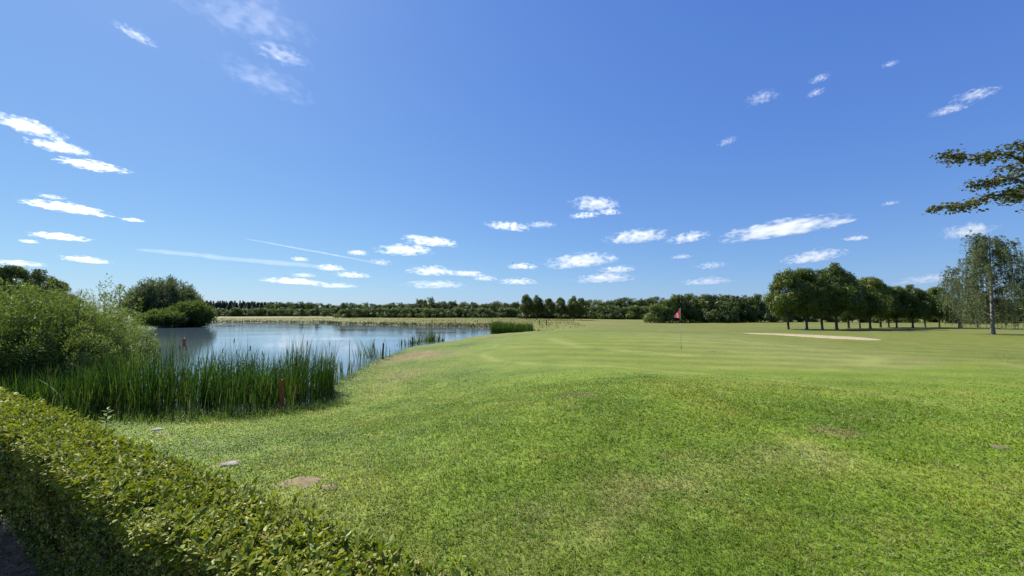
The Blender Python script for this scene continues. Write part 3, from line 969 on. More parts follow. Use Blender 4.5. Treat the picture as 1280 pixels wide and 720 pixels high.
# flagstick
fp = hit(851.5, 436.5)
fl = thing("golf_flag", "red and white golf flag hanging limp on a thin pole in the putting green", "golf flag", tuple(fp))
FH = 50.5 / 490 * fp[1]
mb = MB(); mb.tube(np.array([(0, 0, .22), (0, 0, FH * .6), (0, 0, FH * .64)]), [.0125, .011, .011], 8); mb.build("pole", M_white, fl)
mb = MB(); mb.tube(np.array([(0, 0, -.15), (0, 0, .1), (0, 0, .22)]), [.016, .015, .0145], 8); mb.build("pole_foot", M_black, fl)
mb = MB(); mb.tube(np.array([(0, 0, FH * .635), (0, 0, FH * .7), (0, 0, FH * .765)]), [.02, .022, .018], 8); mb.build("grip_band", M_black, fl)
mb = MB(); mb.tube(np.array([(0, 0, FH * .765), (0, 0, FH), (0, 0, FH + .02)]), [.011, .011, .006], 8); mb.build("pole_top", M_white, fl)


def flag_mat():
    m, nt, out = new_mat("flag_cloth")
    at_ = nt.nodes.new('ShaderNodeAttribute'); at_.attribute_name = 'rnd'
    r = ramp(nt, [(0.48, 0.03, 0.05), (0.52, 0.04, 0.07), (0.66, 0.36, 0.40), (0.60, 0.26, 0.31), (0.40, 0.03, 0.06)], [0, .42, .52, .66, .78])
    nt.links.new(at_.outputs['Fac'], r.inputs[0])
    p = nt.nodes.new('ShaderNodeBsdfPrincipled'); p.inputs['Roughness'].default_value = 0.7
    t = nt.nodes.new('ShaderNodeBsdfTranslucent')
    nt.links.new(r.outputs[0], p.inputs['Base Color']); nt.links.new(r.outputs[0], t.inputs['Color'])
    mx = nt.nodes.new('ShaderNodeMixShader'); mx.inputs[0].default_value = .4
    nt.links.new(p.outputs[0], mx.inputs[1]); nt.links.new(t.outputs[0], mx.inputs[2])
    nt.links.new(mx.outputs[0], out.inputs['Surface'])
    return m


nu, nv = 14, 14
vs, rn = [], []
for a in range(nu):
    u = a / (nu - 1)
    for b_ in range(nv):
        w_ = b_ / (nv - 1)
        topz = FH * 0.995 - 0.31 * u ** 0.8
        botz = FH * 0.765 + 0.02 * u
        vs.append((-0.012 - 0.36 * u * (0.75 + 0.25 * w_), 0.05 * math.sin(7 * u + 2.2 * w_) * u ** .6, topz + (botz - topz) * w_))
        rn.append(0.15 + 0.6 * u * 0.9 + 0.2 * w_)
fq = [[a * nv + b_, (a + 1) * nv + b_, (a + 1) * nv + b_ + 1, a * nv + b_ + 1] for a in range(nu - 1) for b_ in range(nv - 1)]
mesh_obj("flag", np.array(vs), np.array(fq), flag_mat(), fl, True, rnd=np.array(rn))

# pale stones behind the hedge
for px, py, sz, lb in ((196, 538, .10, "pale flat stone on the grass behind the hedge, farther of two"), (288, 582, .085, "pale flat stone on the grass behind the hedge, nearer of two")):
    h = hit(px, py)
    mb = MB()
    th = np.arange(9) * 2 * PI / 9
    rr = sz * (0.75 + 0.5 * RNG.random(9))
    lay = []
    for z_, k_ in ((-.03, .9), (.015, 1.0), (.035, .8), (.043, .35)):
        lay.append(np.stack([np.cos(th) * rr * k_ * 1.2, np.sin(th) * rr * k_ * .8, np.full(9, z_) + RNG.normal(size=9) * .003], -1))
    vv = np.vstack(lay + [np.array([[0, 0, .045]])])
    jj = np.arange(9)
    q = np.vstack([np.stack([l * 9 + jj, l * 9 + (jj + 1) % 9, (l + 1) * 9 + (jj + 1) % 9, (l + 1) * 9 + jj], -1) for l in range(3)])
    t = np.stack([27 + jj, 27 + (jj + 1) % 9, np.full(9, 36)], -1)
    mb.add(vv, q, t)
    o = mb.build("stone", M_stone, None, True); o.location = tuple(h); tag(o, lb, "stone")

# weed with big pale leaves between hedge and reeds
h = at(133, 520, 8.6); zz = hz(h[0], h[1])
wd = thing("weed_plant", "single upright weed with large pale leaves between the hedge and the reeds", "plant", (h[0], h[1], zz))
mb = MB(); mb.tube(np.array([(0, 0, -.05), (.01, 0, .3), (.03, .01, .5)]), [.012, .009, .004], 6); mb.build("stem", M_reed, wd)
n = 15
zs = np.linspace(.10, .50, n); th = np.arange(n) * 2.4
ax = np.stack([np.cos(th), np.sin(th), np.full(n, .45)], -1)
v, f, r = leaf_mesh(np.stack([zs * .04, zs * 0, zs], -1), ax, np.array([0, 0, 1.0]) + RNG.normal(size=(n, 3)) * .3, np.linspace(.20, .11, n), np.linspace(.09, .05, n), .25)
mesh_obj("leaves", v, f, M_dock, wd, False, rnd=r)


# ------------------------------------------------------------------ trees and shrubs
def clump_leaves(cl, n, size, shape='diamond', fill=0.55, spread=0.4, droop=0.0):
    """cl: (K,4) clump centres and radii. leaves sit on and inside the clumps, facing outward"""
    cl = np.asarray(cl, float)
    w = cl[:, 3] ** 2; w /= w.sum()
    k = RNG.choice(len(cl), n, p=w)
    d = rand_dirs(n)
    rr = cl[k, 3] * (fill + (1.12 - fill) * RNG.random(n) ** 0.7) * np.where(RNG.random(n) < 0.12, 1.28, 1.0)
    pos = cl[k, :3] + d * rr[:, None] * np.array([1, 1, 0.85])
    nr = unit(d + RNG.normal(size=(n, 3)) * spread)
    ax = np.cross(nr, rand_dirs(n)); ax[:, 2] -= droop
    L = size * (0.7 + 0.6 * RNG.random(n))
    tone = np.clip(0.15 + 0.7 * RNG.random(n) + (RNG.random(len(cl))[k] - .5) * 0.35, 0, 1)
    return leaf_mesh(pos, ax, nr, L, L * 0.62, 0.2, tone, shape)


def crown_clumps(H, z0, rx, K, r_small, top=1.0, profile='round'):
    """clumps over a crown volume from z0 to H"""
    out = []
    for i in range(K):
        t = RNG.random()
        r = r_small * (0.65 + 0.7 * RNG.random()) * (1 - 0.3 * t)
        z = z0 + 0.5 * r + (H - 0.95 * r - z0 - 0.5 * r) * t
        if profile == 'round': rad = rx * math.sqrt(max(0.04, 1 - (2 * t - 0.80) ** 2 * 0.66))
        elif profile == 'oval': rad = rx * (0.12 + 0.88 * math.sin(PI * min(1, 0.17 + 0.80 * t)))
        else: rad = rx * (1 - 0.55 * t)
        a = RNG.random() * 2 * PI
        q = rad * (0.35 + 0.62 * RNG.random() ** 0.5)
        out.append((q * math.cos(a), q * math.sin(a), z, r))
    return np.array(out)


def limbs(mb, cl, th, z0, r0, n=10):
    idx = RNG.choice(len(cl), min(n, len(cl)), replace=False)
    for k in idx:
        c = cl[k, :3]
        zs = z0 * 0.8 + (c[2] - z0) * 0.35 * RNG.random()
        a = np.array([0, 0, max(z0 * 0.7, zs)])
        m = a * 0.45 + c * 0.55 + np.array([0, 0, -0.12 * np.linalg.norm(c - a)])
        mb.tube(np.stack([a, m, c]), [r0 * .5, r0 * .32, r0 * .08], 5, False)


def make_tree(name, cat, H, z0, rx, K, rs, nleaf, lsize, leafm, r0, profile='round', barkm=None, flare=True, shape='diamond'):
    root = thing(name, "tree", cat)
    cl = crown_clumps(H, z0, rx, K, rs, profile=profile)
    mb = MB()
    n = 7; tt = np.linspace(0, 1, n)
    pts = np.column_stack([np.cumsum(RNG.normal(size=n)) * .02 * H / 8, np.cumsum(RNG.normal(size=n)) * .02 * H / 8, -0.3 + tt * (H * 0.8 + .3)])
    pts[:2, :2] = 0
    rad = r0 * (1 - 0.85 * tt); rad[0] *= 1.5 if flare else 1.1
    pts[1, 2] = 0.25
    mb.tube(pts, rad, 8, False)
    limbs(mb, cl, 0, z0, r0, 12)
    mb.build("trunk", barkm or M_bark, root)
    v, f, r = clump_leaves(cl, nleaf, lsize, shape)
    mesh_obj("crown", v, f, leafm, root, False, rnd=r)
    return root


def make_bush(name, cat, H, rx, K, rs, nleaf, lsize, leafm):
    root = thing(name, "bush", cat)
    cl = crown_clumps(H, 0.1 * rs, rx, K, rs, profile='dome')
    cl[:, 2] = np.maximum(cl[:, 2], cl[:, 3] * .45)
    mb = MB()
    for k in range(5):
        a = RNG.random() * 2 * PI; e = np.array([math.cos(a) * rx * .5, math.sin(a) * rx * .5, H * .7])
        mb.tube(np.stack([np.array([0, 0, -.2]), e * np.array([.35, .35, .5]), e]), [.07, .05, .015], 5, False)
    mb.build("stems", M_bark, root)
    v, f, r = clump_leaves(cl, nleaf, lsize)
    mesh_obj("foliage", v, f, leafm, root, False, rnd=r)
    return root


def make_spruce():
    root = thing("spruce_tree", "tree", "tree")
    mb = MB(); mb.tube(np.array([(0, 0, -.3), (0, 0, 5), (0, 0, 13.6)]), [.22, .16, .03], 6, False); mb.build("trunk", M_bark, root)
    P, AX = [], []
    for k in range(2600):
        t = RNG.random() ** 0.8
        z = 1.2 + 12.6 * t
        R_ = 2.5 * (1 - t) ** 1.15 * (0.8 + .2 * math.sin(z * 5)) + .04
        a = RNG.random() * 2 * PI
        q = R_ * (0.25 + 0.75 * RNG.random())
        P.append((q * math.cos(a), q * math.sin(a), z - q * .25)); AX.append((.5 * math.cos(a) + RNG.normal() * .2, .5 * math.sin(a) + RNG.normal() * .2, -.8))
    v, f, r = leaf_mesh(np.array(P), np.array(AX), np.array(AX) * np.array([2, 2, 0]) + np.array([0, 0, 0.5]) + RNG.normal(size=(2600, 3)) * .5, .55, .3, .3, None, 'diamond')
    mesh_obj("crown", v, f, M_spruce, root, False, rnd=r)
    return root


POOL = Pool({
    'avenue_a': lambda: make_tree("avenue_tree", "tree", 8.0, 1.75, 2.25, 62, .80, 21000, .20, M_lime, .17, 'oval'),
    'avenue_b': lambda: make_tree("avenue_tree", "tree", 8.0, 1.7, 2.3, 58, .85, 21000, .20, M_lime, .18, 'oval'),
    'avenue_c': lambda: make_tree("avenue_tree", "tree", 8.0, 1.7, 2.2, 66, .75, 20000, .20, M_lime, .165, 'oval'),
    'mid_a': lambda: make_tree("broadleaf_tree", "tree", 8.0, .5, 2.9, 44, 1.1, 5200, .42, M_mixed, .2, 'round'),
    'mid_b': lambda: make_tree("broadleaf_tree", "tree", 8.0, .4, 3.1, 50, 1.05, 5600, .42, M_mixed, .2, 'oval'),
    'mid_c': lambda: make_tree("broadleaf_tree", "tree", 8.0, 0.3, 3.5, 54, 1.1, 6000, .42, M_bush, .2, 'round'),
    'bush_a': lambda: make_bush("shrub", "shrub", 4.0, 3.6, 40, .85, 3600, .36, M_bush),
    'bush_b': lambda: make_bush("shrub", "shrub", 4.0, 3.2, 36, .80, 3400, .36, M_mixed),
    'thicket_a': lambda: make_bush("thicket_tree", "tree", 6.5, 4.6, 70, 1.1, 11000, .36, M_lime),
    'thicket_b': lambda: make_bush("thicket_tree", "tree", 6.5, 4.2, 66, 1.0, 11000, .36, M_mixed),
    'spruce': make_spruce,
})


def place(key, px, base_py, top_py, depth, label, group=None, H0=8.0, wf=1.0):
    x = (px - 640) / 490 * depth * 1.0
    z = hz(x, depth)
    zt = at(px, top_py, depth)[2]
    s = (zt - z) / H0
    return POOL.put(key, (x, depth, z), RNG.random() * 6.28, (s * wf, s * wf, s), label, group)


# right-hand avenue
row = [(984, 335, 50, 'avenue_c', .98), (1007, 333, 50, 'avenue_a', .92), (1026, 336, 50.5, 'avenue_b', .92), (1044, 328, 51, 'avenue_b', 1.0),
       (1059, 342, 54, 'avenue_a', .95), (1073, 350, 55, 'avenue_c', .9), (1086, 344, 55, 'avenue_a', 1.0), (1099, 349, 58, 'avenue_b', .95),
       (1109, 356, 59, 'avenue_c', .95), (1119, 356, 58, 'avenue_a', .95), (1139, 355, 58, 'avenue_b', 1.0), (1154.5, 362, 59, 'avenue_c', 1.0), (1172, 357, 60, 'avenue_a', .95)]
for k, (px, tp_, dp, key, wf) in enumerate(row):
    extra = {0: ", the nearest one", 3: ", tallest", 12: ", last one"}.get(k, "")
    place(key, px, 0, tp_, dp, f"dark round avenue tree on the right, {ORD[k]} from the left{extra}", "avenue of trees beyond the bunker", 8.0, wf)

# small avenue in the middle distance
for k, (px, tp_) in enumerate(((658, 367), (671, 368.5), (686, 372), (701, 371), (717, 369.5), (726, 371.5))):
    place(['avenue_c', 'avenue_b', 'avenue_a'][k % 3], px, 0, tp_, 118 + 2 * (k % 2), f"small dark clipped-looking tree on the far lawn, {ORD[k]} from the left of six", "six small trees in front of the far belt", 8.0, .92)

# far belt, left of centre
belt = [(430, 378, .9), (441, 379, .8), (456, 381, .9), (468, 380, .8), (481, 379.5, .9), (499, 377.5, 1.1), (513, 379, .9), (524, 371, .75), (537, 370.5, .8), (552, 376, 1.0), (566, 373.5, 1.0), (579, 376.5, 1.0), (592, 377, 1.0),
        (606, 377.5, 1.0), (620, 375.5, 1.0), (633, 378, 1.0), (645, 375, .9)]
for k, (px, tp_, wf) in enumerate(belt):
    place(['mid_a', 'mid_b', 'mid_c'][k % 3], px, 0, tp_, 165 + 10 * RNG.random(), f"far broadleaf tree in the belt left of the small avenue, {ORD[k]} from its left end", "far tree belt left of centre", 8.0, wf * (0.85 + .55 * RNG.random()))
for k, px in enumerate(np.arange(432, 660, 10.5)):
    place(['bush_a', 'bush_b'][k % 2], px + RNG.normal() * 2, 0, 383.5 + RNG.random() * 2.5, 158 + 6 * RNG.random(), "low shrub under the far tree belt left of centre", "shrubs under the far tree belt", 4.0, 1.25)
for k, px in enumerate(np.arange(424, 660, 8.3)):
    place(['mid_b', 'mid_c', 'mid_a'][k % 3], px + RNG.normal() * 2, 0, 377.5 + RNG.random() * 4, 185 + 12 * RNG.random(), "far tree half hidden behind the belt left of the small avenue", "trees behind the far belt", 8.0, 1.0 + .3 * RNG.random())
# far belt, right of the small avenue
belt2 = [(690, 374, 1.0), (735, 374, 1.0), (748, 373.5, .9), (765, 372.5, 1.0), (778, 371, 1.0), (790, 371.5, 1.0), (803, 371, 1.0), (817, 370, 1.0)]
for k, (px, tp_, wf) in enumerate(belt2):
    place(['mid_b', 'mid_a', 'mid_c'][k % 3], px, 0, tp_, 140 + 6 * RNG.random(), f"far broadleaf tree in the belt behind the flag's left side, {ORD[k]} from its left end", "far tree belt right of centre", 8.0, wf * (0.9 + .5 * RNG.random()))
for k, px in enumerate(np.arange(664, 830, 10)):
    place(['bush_b', 'bush_a'][k % 2], px + RNG.normal() * 2, 0, 380.5 + RNG.random() * 3, 134 + 5 * RNG.random(), "low shrub under the far trees behind the small avenue", "shrubs behind the small avenue", 4.0, 1.2)
# dark thicket behind the flag
th_ = [(824, 379, 90, 'bush_a', 4.0, .9), (836, 371, 92, 'thicket_a', 6.5, .8), (851, 367.5, 93, 'thicket_b', 6.5, .85), (869, 366.5, 94, 'thicket_a', 6.5, .9), (886, 367.5, 96, 'thicket_b', 6.5, .8), (896, 375, 90, 'bush_b', 4.0, .9),
       (908, 368, 95, 'thicket_a', 6.5, .8), (923, 369, 92, 'thicket_b', 6.5, .85), (940, 367.5, 93, 'thicket_a', 6.5, .8), (955, 376, 91, 'thicket_b', 6.5, .9), (970, 377, 94, 'thicket_a', 6.5, .9)]
for k, (px, tp_, dp, key, H0, wf) in enumerate(th_):
    place(key, px, 0, tp_, dp, f"dense dark thicket tree behind the flag, {ORD[k]} from the left", "dark thicket behind the flag", H0, wf)
# understorey behind the right avenue
for k, (px, tp_) in enumerate(((988, 382), (1006, 384), (1024, 383), (1044, 385), (1064, 384), (1085, 386), (1108, 385), (1130, 386), (1153, 384), (1176, 380), (1192, 376), (1210, 372), (1228, 378), (1247, 374), (1266, 377), (1285, 372))):
    place(['thicket_b', 'thicket_a'][k % 2], px, 0, tp_, 92 - 6 * (k > 9) + 3 * RNG.random(), "dark thicket seen between the avenue trunks and behind the birch" if k > 9 else "dark thicket seen between the avenue trunks",
          "thicket behind the birches" if k > 9 else "thicket behind the avenue", 6.5, 1.0)
# woods beyond the far meadow on the left
for k, px in enumerate(np.arange(225, 352, 1.9)):
    place('spruce', px + RNG.normal(), 0, 375.4 + RNG.random() ** 1.3 * 3.0 + (1.0 if px > 320 else 0), 350 + 40 * RNG.random(), "dark spruce in the distant wood beyond the pond's left end", "distant spruce wood", 13.8, 1.25 + .6 * RNG.random())
for k, px in enumerate(np.arange(226, 350, 3.4)):
    place('spruce', px + RNG.normal(), 0, 376.8 + RNG.random() * 1.8, 330 + 15 * RNG.random(), "dark spruce in the distant wood beyond the pond's left end", "distant spruce wood", 13.8, 2.6)
for k, px in enumerate(np.arange(338, 424, 6.2)):
    tp_ = 375.5 + 3.2 * abs((px - 372) / 40) ** 1.5 + RNG.random() * 1.3
    place(['mid_c', 'mid_b'][k % 2], px, 0, tp_, 290 + 20 * RNG.random(), "round dark tree in the distant wood beyond the middle of the pond", "distant broadleaf wood", 8.0, .9)
for k, px in enumerate(np.arange(236, 445, 7.5)):
    place(['bush_a', 'bush_b', 'mid_c'][k % 3], px + RNG.normal() * 2, 0, 383.8 + RNG.random() * 2.6, 205 + 15 * RNG.random(), "low pale shrub along the far side of the dry meadow", "shrubs along the dry meadow", 4.0 if k % 3 < 2 else 8.0, 1.25)
for k, (px, tp_, lb) in enumerate(((378, 385, "tiny young tree alone on the far meadow, left of two"), (397, 385, "tiny bright young tree alone on the far meadow, right of two"))):
    place('avenue_c', px, 0, tp_, 150, lb, "young trees on the far meadow", 8.0, .8)
# fill outside both edges of the frame
for k, (px, tp_, dp) in enumerate(((1310, 368, 84), (1345, 366, 88), (1390, 368, 90))):
    place(['thicket_a', 'thicket_b'][k % 2], px, 0, tp_, dp, "dark thicket seen between the avenue trunks and behind the birch", "thicket behind the birches", 6.5, 1.1)


# shoots-based shrubs (willow and friends)
def make_shoot_shrub(name, label, cat, loc, H, rx, ry, nsh, per, L, ratio, leafm, up=0.6, wild=0.12, tall=None):
    root = thing(name, label, cat, loc)
    P, AX, NR, TN = [], [], [], []
    mb = MB()
    for k in range(nsh):
        a = RNG.random() * 2 * PI; q = RNG.random() ** 0.5
        bx, by = math.cos(a) * rx * q * 0.55, math.sin(a) * ry * q * 0.55
        ex, ey = math.cos(a) * rx * q, math.sin(a) * ry * q
        hh = H * (1 - 0.55 * q ** 2.6) * (0.72 + 0.32 * RNG.random())
        if tall is not None and RNG.random() < tall: hh *= 1.12
        c0 = np.array([bx * .4, by * .4, -0.1]); c3 = np.array([ex, ey, hh])
        c1 = np.array([bx, by, hh * .35]); c2 = np.array([ex * .92, ey * .92, hh * up])
        t = np.linspace(0, 1, 9)[:, None]
        pts = (1 - t) ** 3 * c0 + 3 * (1 - t) ** 2 * t * c1 + 3 * (1 - t) * t * t * c2 + t ** 3 * c3
        pts += np.cumsum(RNG.normal(size=pts.shape) * .025, 0)
        if k % 3 == 0: mb.tube(pts, np.linspace(.03, .004, 9), 4, False)
        u = 1 - RNG.random(per) ** 1.5 * 0.9
        idx = np.clip(u * 8, 0, 7.999); i0 = idx.astype(int); fr = (idx - i0)[:, None]
        pp = pts[i0] * (1 - fr) + pts[i0 + 1] * fr
        tg = unit(pts[i0 + 1] - pts[i0])
        out = rand_dirs(per)
        off = out * wild * (0.3 + 1.5 * RNG.random((per, 1))) * (1.25 - u[:, None])* 2.0
        P.append(pp + off); AX.append(tg * 0.7 + out * 0.9); NR.append(rand_dirs(per) + np.array([0, 0, .7]))
        TN.append(np.clip(0.12 + 0.6 * RNG.random(per) + 0.2 * (RNG.random() - .5) + 0.12 * u, 0, 1))
    P, AX, NR, TN = np.vstack(P), np.vstack(AX), np.vstack(NR), np.concatenate(TN)
    P[:, 2] = np.maximum(P[:, 2], 0.05)
    ll = L * (0.7 + 0.6 * RNG.random(len(P)))
    v, f, r = leaf_mesh(P, AX, NR, ll, ll * ratio, 0.25, TN, 'diamond')
    mb.build("stems", M_bark, root)
    mesh_obj("foliage", v, f, leafm, root, False, rnd=r)
    return root


def gz_at(x, y): return (x, y, max(hz(x, y), ZW - .1))


make_shoot_shrub("willow_shrub", "big pale green willow shrub at the left edge of the picture behind the hedge", "shrub", gz_at(-18.8, 14.0), 4.0, 4.2, 3.0, 480, 200, .095, .30, M_willow, .62, .16)
make_shoot_shrub("willow_shrub", "pale green willow shrub with loose twigs sticking up, left of the pond water", "shrub", gz_at(-16.6, 15.0), 3.7, 2.5, 2.2, 300, 200, .088, .30, M_willow, .62, .15, .10)
make_shoot_shrub("willow_shrub", "low pale green willow shrub sloping down to the water beside the reeds", "shrub", gz_at(-14.9, 14.0), 2.5, 1.6, 1.3, 190, 190, .085, .30, M_willow, .6, .14)
make_shoot_shrub("willow_shrub", "darker green willow shrub outside the left edge of the picture", "shrub", gz_at(-25, 15.5), 4.6, 4.0, 3.5, 240, 110, .17, .32, M_willow, .62, .18)
make_shoot_shrub("sapling", "thin open sapling rising above the willow shrubs at left", "sapling", gz_at(-19.2, 19.0), 4.9, 1.1, 1.0, 26, 110, .11, .45, M_willow, .75, .14)

# big rounded willow and rounder shrub on the pond's left bank
p = at(203, 400, 84)
make_shoot_shrub("willow_tree", "large rounded grey-green willow on the left bank of the pond", "tree", (p[0], 84, hz(p[0], 84)), 9.6, 7.2, 6.0, 420, 100, .5, .30, M_greywillow, .6, .5)
p = at(240, 400, 92)
make_shoot_shrub("willow_tree", "slimmer airy grey willow at the right shoulder of the large willow", "tree", (p[0] - 1, 92, hz(p[0], 92)), 7.6, 3.6, 3.0, 120, 60, .5, .28, M_birchleaf, .6, .5)
p = at(238, 400, 78)
make_shoot_shrub("round_shrub", "dense round shrub hanging over the water in front of the large willow", "shrub", (p[0], 78, max(hz(p[0], 78), ZW)), 4.7, 4.6, 3.4, 300, 80, .45, .36, M_bush, .55, .4)
p = at(203, 400, 74)
make_shoot_shrub("round_shrub", "low reedy shrub at the waterline left of the dense round shrub", "shrub", (p[0], 74, max(hz(p[0], 74), ZW)), 2.9, 4.6, 2.6, 160, 80, .4, .3, M_bush, .55, .35)
for k, (px, tp_, dp, lb) in enumerate(((12, 329, 40, "dark rounded tree crown above the willow shrub at the left edge"), (48, 336, 42, "smaller dark rounded tree crown second from the left edge"), (-40, 322, 40, "tall dark tree just outside the left edge"), (70, 350, 46, "low dark tree crown behind the willow twigs"))):
    place(['avenue_a', 'avenue_b', 'avenue_c', 'avenue_a'][k], px, 0, tp_, dp, lb, None, 8.0, .95)


# weeping birches
def make_birch(label, loc, H, rx, nl, strands, leaf, lean=0.0, rz=0.0, r0=.135):
    root = thing("birch_tree", label, "tree", loc, rz)
    mb = MB()
    n = 9; tt = np.linspace(0, 1, n)
    tr = np.column_stack([lean * tt * H + .12 * np.sin(tt * 5), .1 * np.sin(tt * 4 + 1), -.3 + tt * (H * .96 + .3)])
    rad = r0 * (1 - tt) ** .9 + .015; rad[0] *= 1.35
    mb.tube(tr, rad, 8, False)
    mb.build("trunk", M_birch, root)
    mb = MB()
    P, AX, NR, TN = [], [], [], []
    for k in range(nl):
        t0 = 0.14 + 0.80 * (k + RNG.random()) / nl
        i0 = min(int(t0 * (n - 1)), n - 2); a = tr[i0] + (tr[i0 + 1] - tr[i0]) * (t0 * (n - 1) - i0)
        th = k * 2.4 + RNG.normal() * .4
        ln = rx * (0.55 + .5 * RNG.random()) * (1.1 - 0.72 * abs(t0 - .42)) * (1 - .5 * max(0, t0 - .6) / .4)
        dx, dy = math.cos(th), math.sin(th)
        s = np.linspace(0, 1, 8)
        up = ln * (.75 * s - .45 * s ** 2)* (1.2 if t0 > .6 else .9)
        pts = np.column_stack([a[0] + dx * ln * s, a[1] + dy * ln * s, a[2] + up]) + np.cumsum(RNG.normal(size=(8, 3)) * .03, 0)
        mb.tube(pts, np.linspace(.045 * (1 - .6 * t0) + .008, .006, 8), 5, False)
        for m_ in range(strands):
            u = 0.25 + 0.75 * RNG.random(); j0 = min(int(u * 7), 6)
            b = pts[j0] + (pts[j0 + 1] - pts[j0]) * (u * 7 - j0) + RNG.normal(size=3) * .18
            sl = (0.6 + 2.6 * RNG.random() ** 1.3) * (0.45 + .75 * min(1, (b[2] - .8) / (H * .45))) 
            sl = min(sl, b[2] - 0.55)
            if sl < .2: continue
            sp = np.stack([b, b + np.array([dx * .1, dy * .1, .04]), b + np.array([dx * .22, dy * .22, -sl * .35]), b + np.array([dx * .25 + RNG.normal() * .08, dy * .25, -sl])])
            if m_ % 2 == 0: mb.tube(sp, [.008, .007, .005, .003], 3, False)
            q = max(6, int(sl * 20))
            w = RNG.random(q) * 2.999; w0 = w.astype(int); fr = (w - w0)[:, None]
            P.append(sp[w0] * (1 - fr) + sp[w0 + 1] * fr + RNG.normal(size=(q, 3)) * .045)
            AX.append(np.array([0, 0, -1.0]) + .8 * rand_dirs(q)); NR.append(rand_dirs(q))
            TN.append(np.clip(RNG.random() * .35 + RNG.random(q) * .65, 0, 1))
    mb.build("branches", M_bark, root)
    P, AX, NR, TN = np.vstack(P), np.vstack(AX), np.vstack(NR), np.concatenate(TN)
    ll = leaf * (.7 + .6 * RNG.random(len(P)))
    v, f, r = leaf_mesh(P, AX, NR, ll, ll * .62, .2, TN, 'diamond')
    mesh_obj("crown", v, f, M_birchleaf, root, False, rnd=r)
    return root


p = hit(1243, 418); 
make_birch("tall weeping birch with open hanging foliage near the right edge", (p[0], p[1], p[2]), 133 / 490 * p[1], 3.5, 44, 30, .10, 0.015, .4)
x = (1299 - 640) / 490 * 38
make_birch("weeping birch cut off by the right edge of the picture", (x, 38, hz(x, 38)), 8.4, 3.2, 28, 18, .105, -.01, 2.0)
x = (1199 - 640) / 490 * 56
make_birch("slim smaller birch between the avenue and the tall birch", (x, 56, hz(x, 56)), 8.0, 2.9, 22, 15, .13, -.02, 1.0, .16)
x = (1219 - 640) / 490 * 60
make_birch("short grey birch half hidden left of the tall birch trunk", (x, 60, hz(x, 60)), 6.2, 3.0, 20, 15, .13, .01, 3.0, .15)


# overhanging tree at the right, trunk outside the picture
def overhang():
    bx, by = 12.2, 6.4
    zb = hz(bx, by)
    root = thing("overhanging_tree", "leafy branches of a near tree reaching in at the upper right edge", "tree", (bx, by, zb))
    mb = MB()
    mb.tube(np.array([(0, 0, -.3), (0, 0, .2), (.05, .05, 1.6), (.0, .1, 3.2), (.1, .1, 5.0), (.1, .1, 7.0)]), [.30, .22, .18, .15, .10, .03], 9, False)
    mb.build("trunk", M_bark, root)
    mb = MB()
    P, AX, NR = [], [], []
    D = 6.2
    def L(px, py, d=D): return at(px, py, d) - np.array([bx, by, zb])
    mains = [
        [np.array([0, .1, 3.1]), L(1330, 215), L(1290, 208), L(1262, 193), L(1240, 194), L(1215, 200), L(1192, 196), L(1174, 191)],
        [np.array([0, .1, 2.9]), L(1340, 250), L(1300, 240), L(1268, 222), L(1248, 226), L(1230, 230), L(1214, 232)],
        [np.array([0, .1, 2.7]), L(1340, 270), L(1305, 256), L(1275, 244), L(1250, 243), L(1228, 250), L(1205, 259), L(1183, 260), L(1168, 263)],
        [np.array([0, .1, 3.4]), L(1330, 190, 6.4), L(1300, 185, 6.4), L(1280, 182, 6.4), L(1266, 180, 6.4)],
        [np.array([0, .1, 3.0]), L(1330, 225, 6.6), L(1300, 222, 6.6), L(1278, 212, 6.6), L(1258, 208, 6.6)],
        [np.array([0, .1, 2.8]), L(1330, 250, 6.5), L(1300, 244, 6.5), L(1284, 238, 6.5), L(1262, 240, 6.5)],
        [np.array([0, .1, 4.2]), np.array([-1.2, -.6, 5.0]), np.array([-1.9, -.9, 5.2])],
        [np.array([0, .1, 4.0]), np.array([1.2, .6, 4.9]), np.array([2.6, .9, 5.2])],
        [np.array([0, .1, 3.6]), np.array([.6, 1.4, 4.4]), np.array([1.0, 2.6, 4.6])],
        [np.array([0, .1, 3.6]), np.array([.6, -1.4, 4.4]), np.array([1.0, -2.6, 4.6])],
        [np.array([0, .1, 5.0]), np.array([.3, .3, 6.3]), np.array([.5, .2, 7.4])],
    ]
    for mi, pts in enumerate(mains):
        pts = np.array(pts)
        n = len(pts)
        mb.tube(pts, np.linspace(.028, .004, n), 6, False)
        for k in range(1, n):
            a, b = pts[k - 1], pts[k]
            seg = np.linalg.norm(b - a)
            if mi < 6 and k == 1: continue
            cnt = int(seg * (29 if mi < 6 else 18)) + 3
            tip = k / (n - 1)
            for _ in range(cnt):
                c = a + (b - a) * RNG.random()
                d = rand_dirs(1)[0] * np.array([1, 1.6, .7]) + np.array([-.3, 0, 0])
                e = c + d * (0.07 + .12 * RNG.random()) * (1.25 - .6 * tip)
                mb.tube(np.stack([c, (c + e) / 2 + np.array([0, 0, .01]), e]), [.006, .004, .002], 3, False)
                q = 13
                pp = c + (e - c) * RNG.random((q, 1)) ** .6 + RNG.normal(size=(q, 3)) * np.array([.045, .055, .03])
                P.append(pp); AX.append(rand_dirs(q) * np.array([1, 1, .5]) + np.array([0, 0, -.25]) + d * .4); NR.append(np.array([0, 0, 1.0]) + RNG.normal(size=(q, 3)) * .55)
    mb.build("branches", M_bark, root)
    P, AX, NR = np.vstack(P), np.vstack(AX), np.vstack(NR)
    ll = .032 + .026 * RNG.random(len(P))
    v, f, r = leaf_mesh(P, AX, NR, ll, ll * .8, .2)
    mesh_obj("foliage", v, f, M_maple, root, False, rnd=r)


overhang()

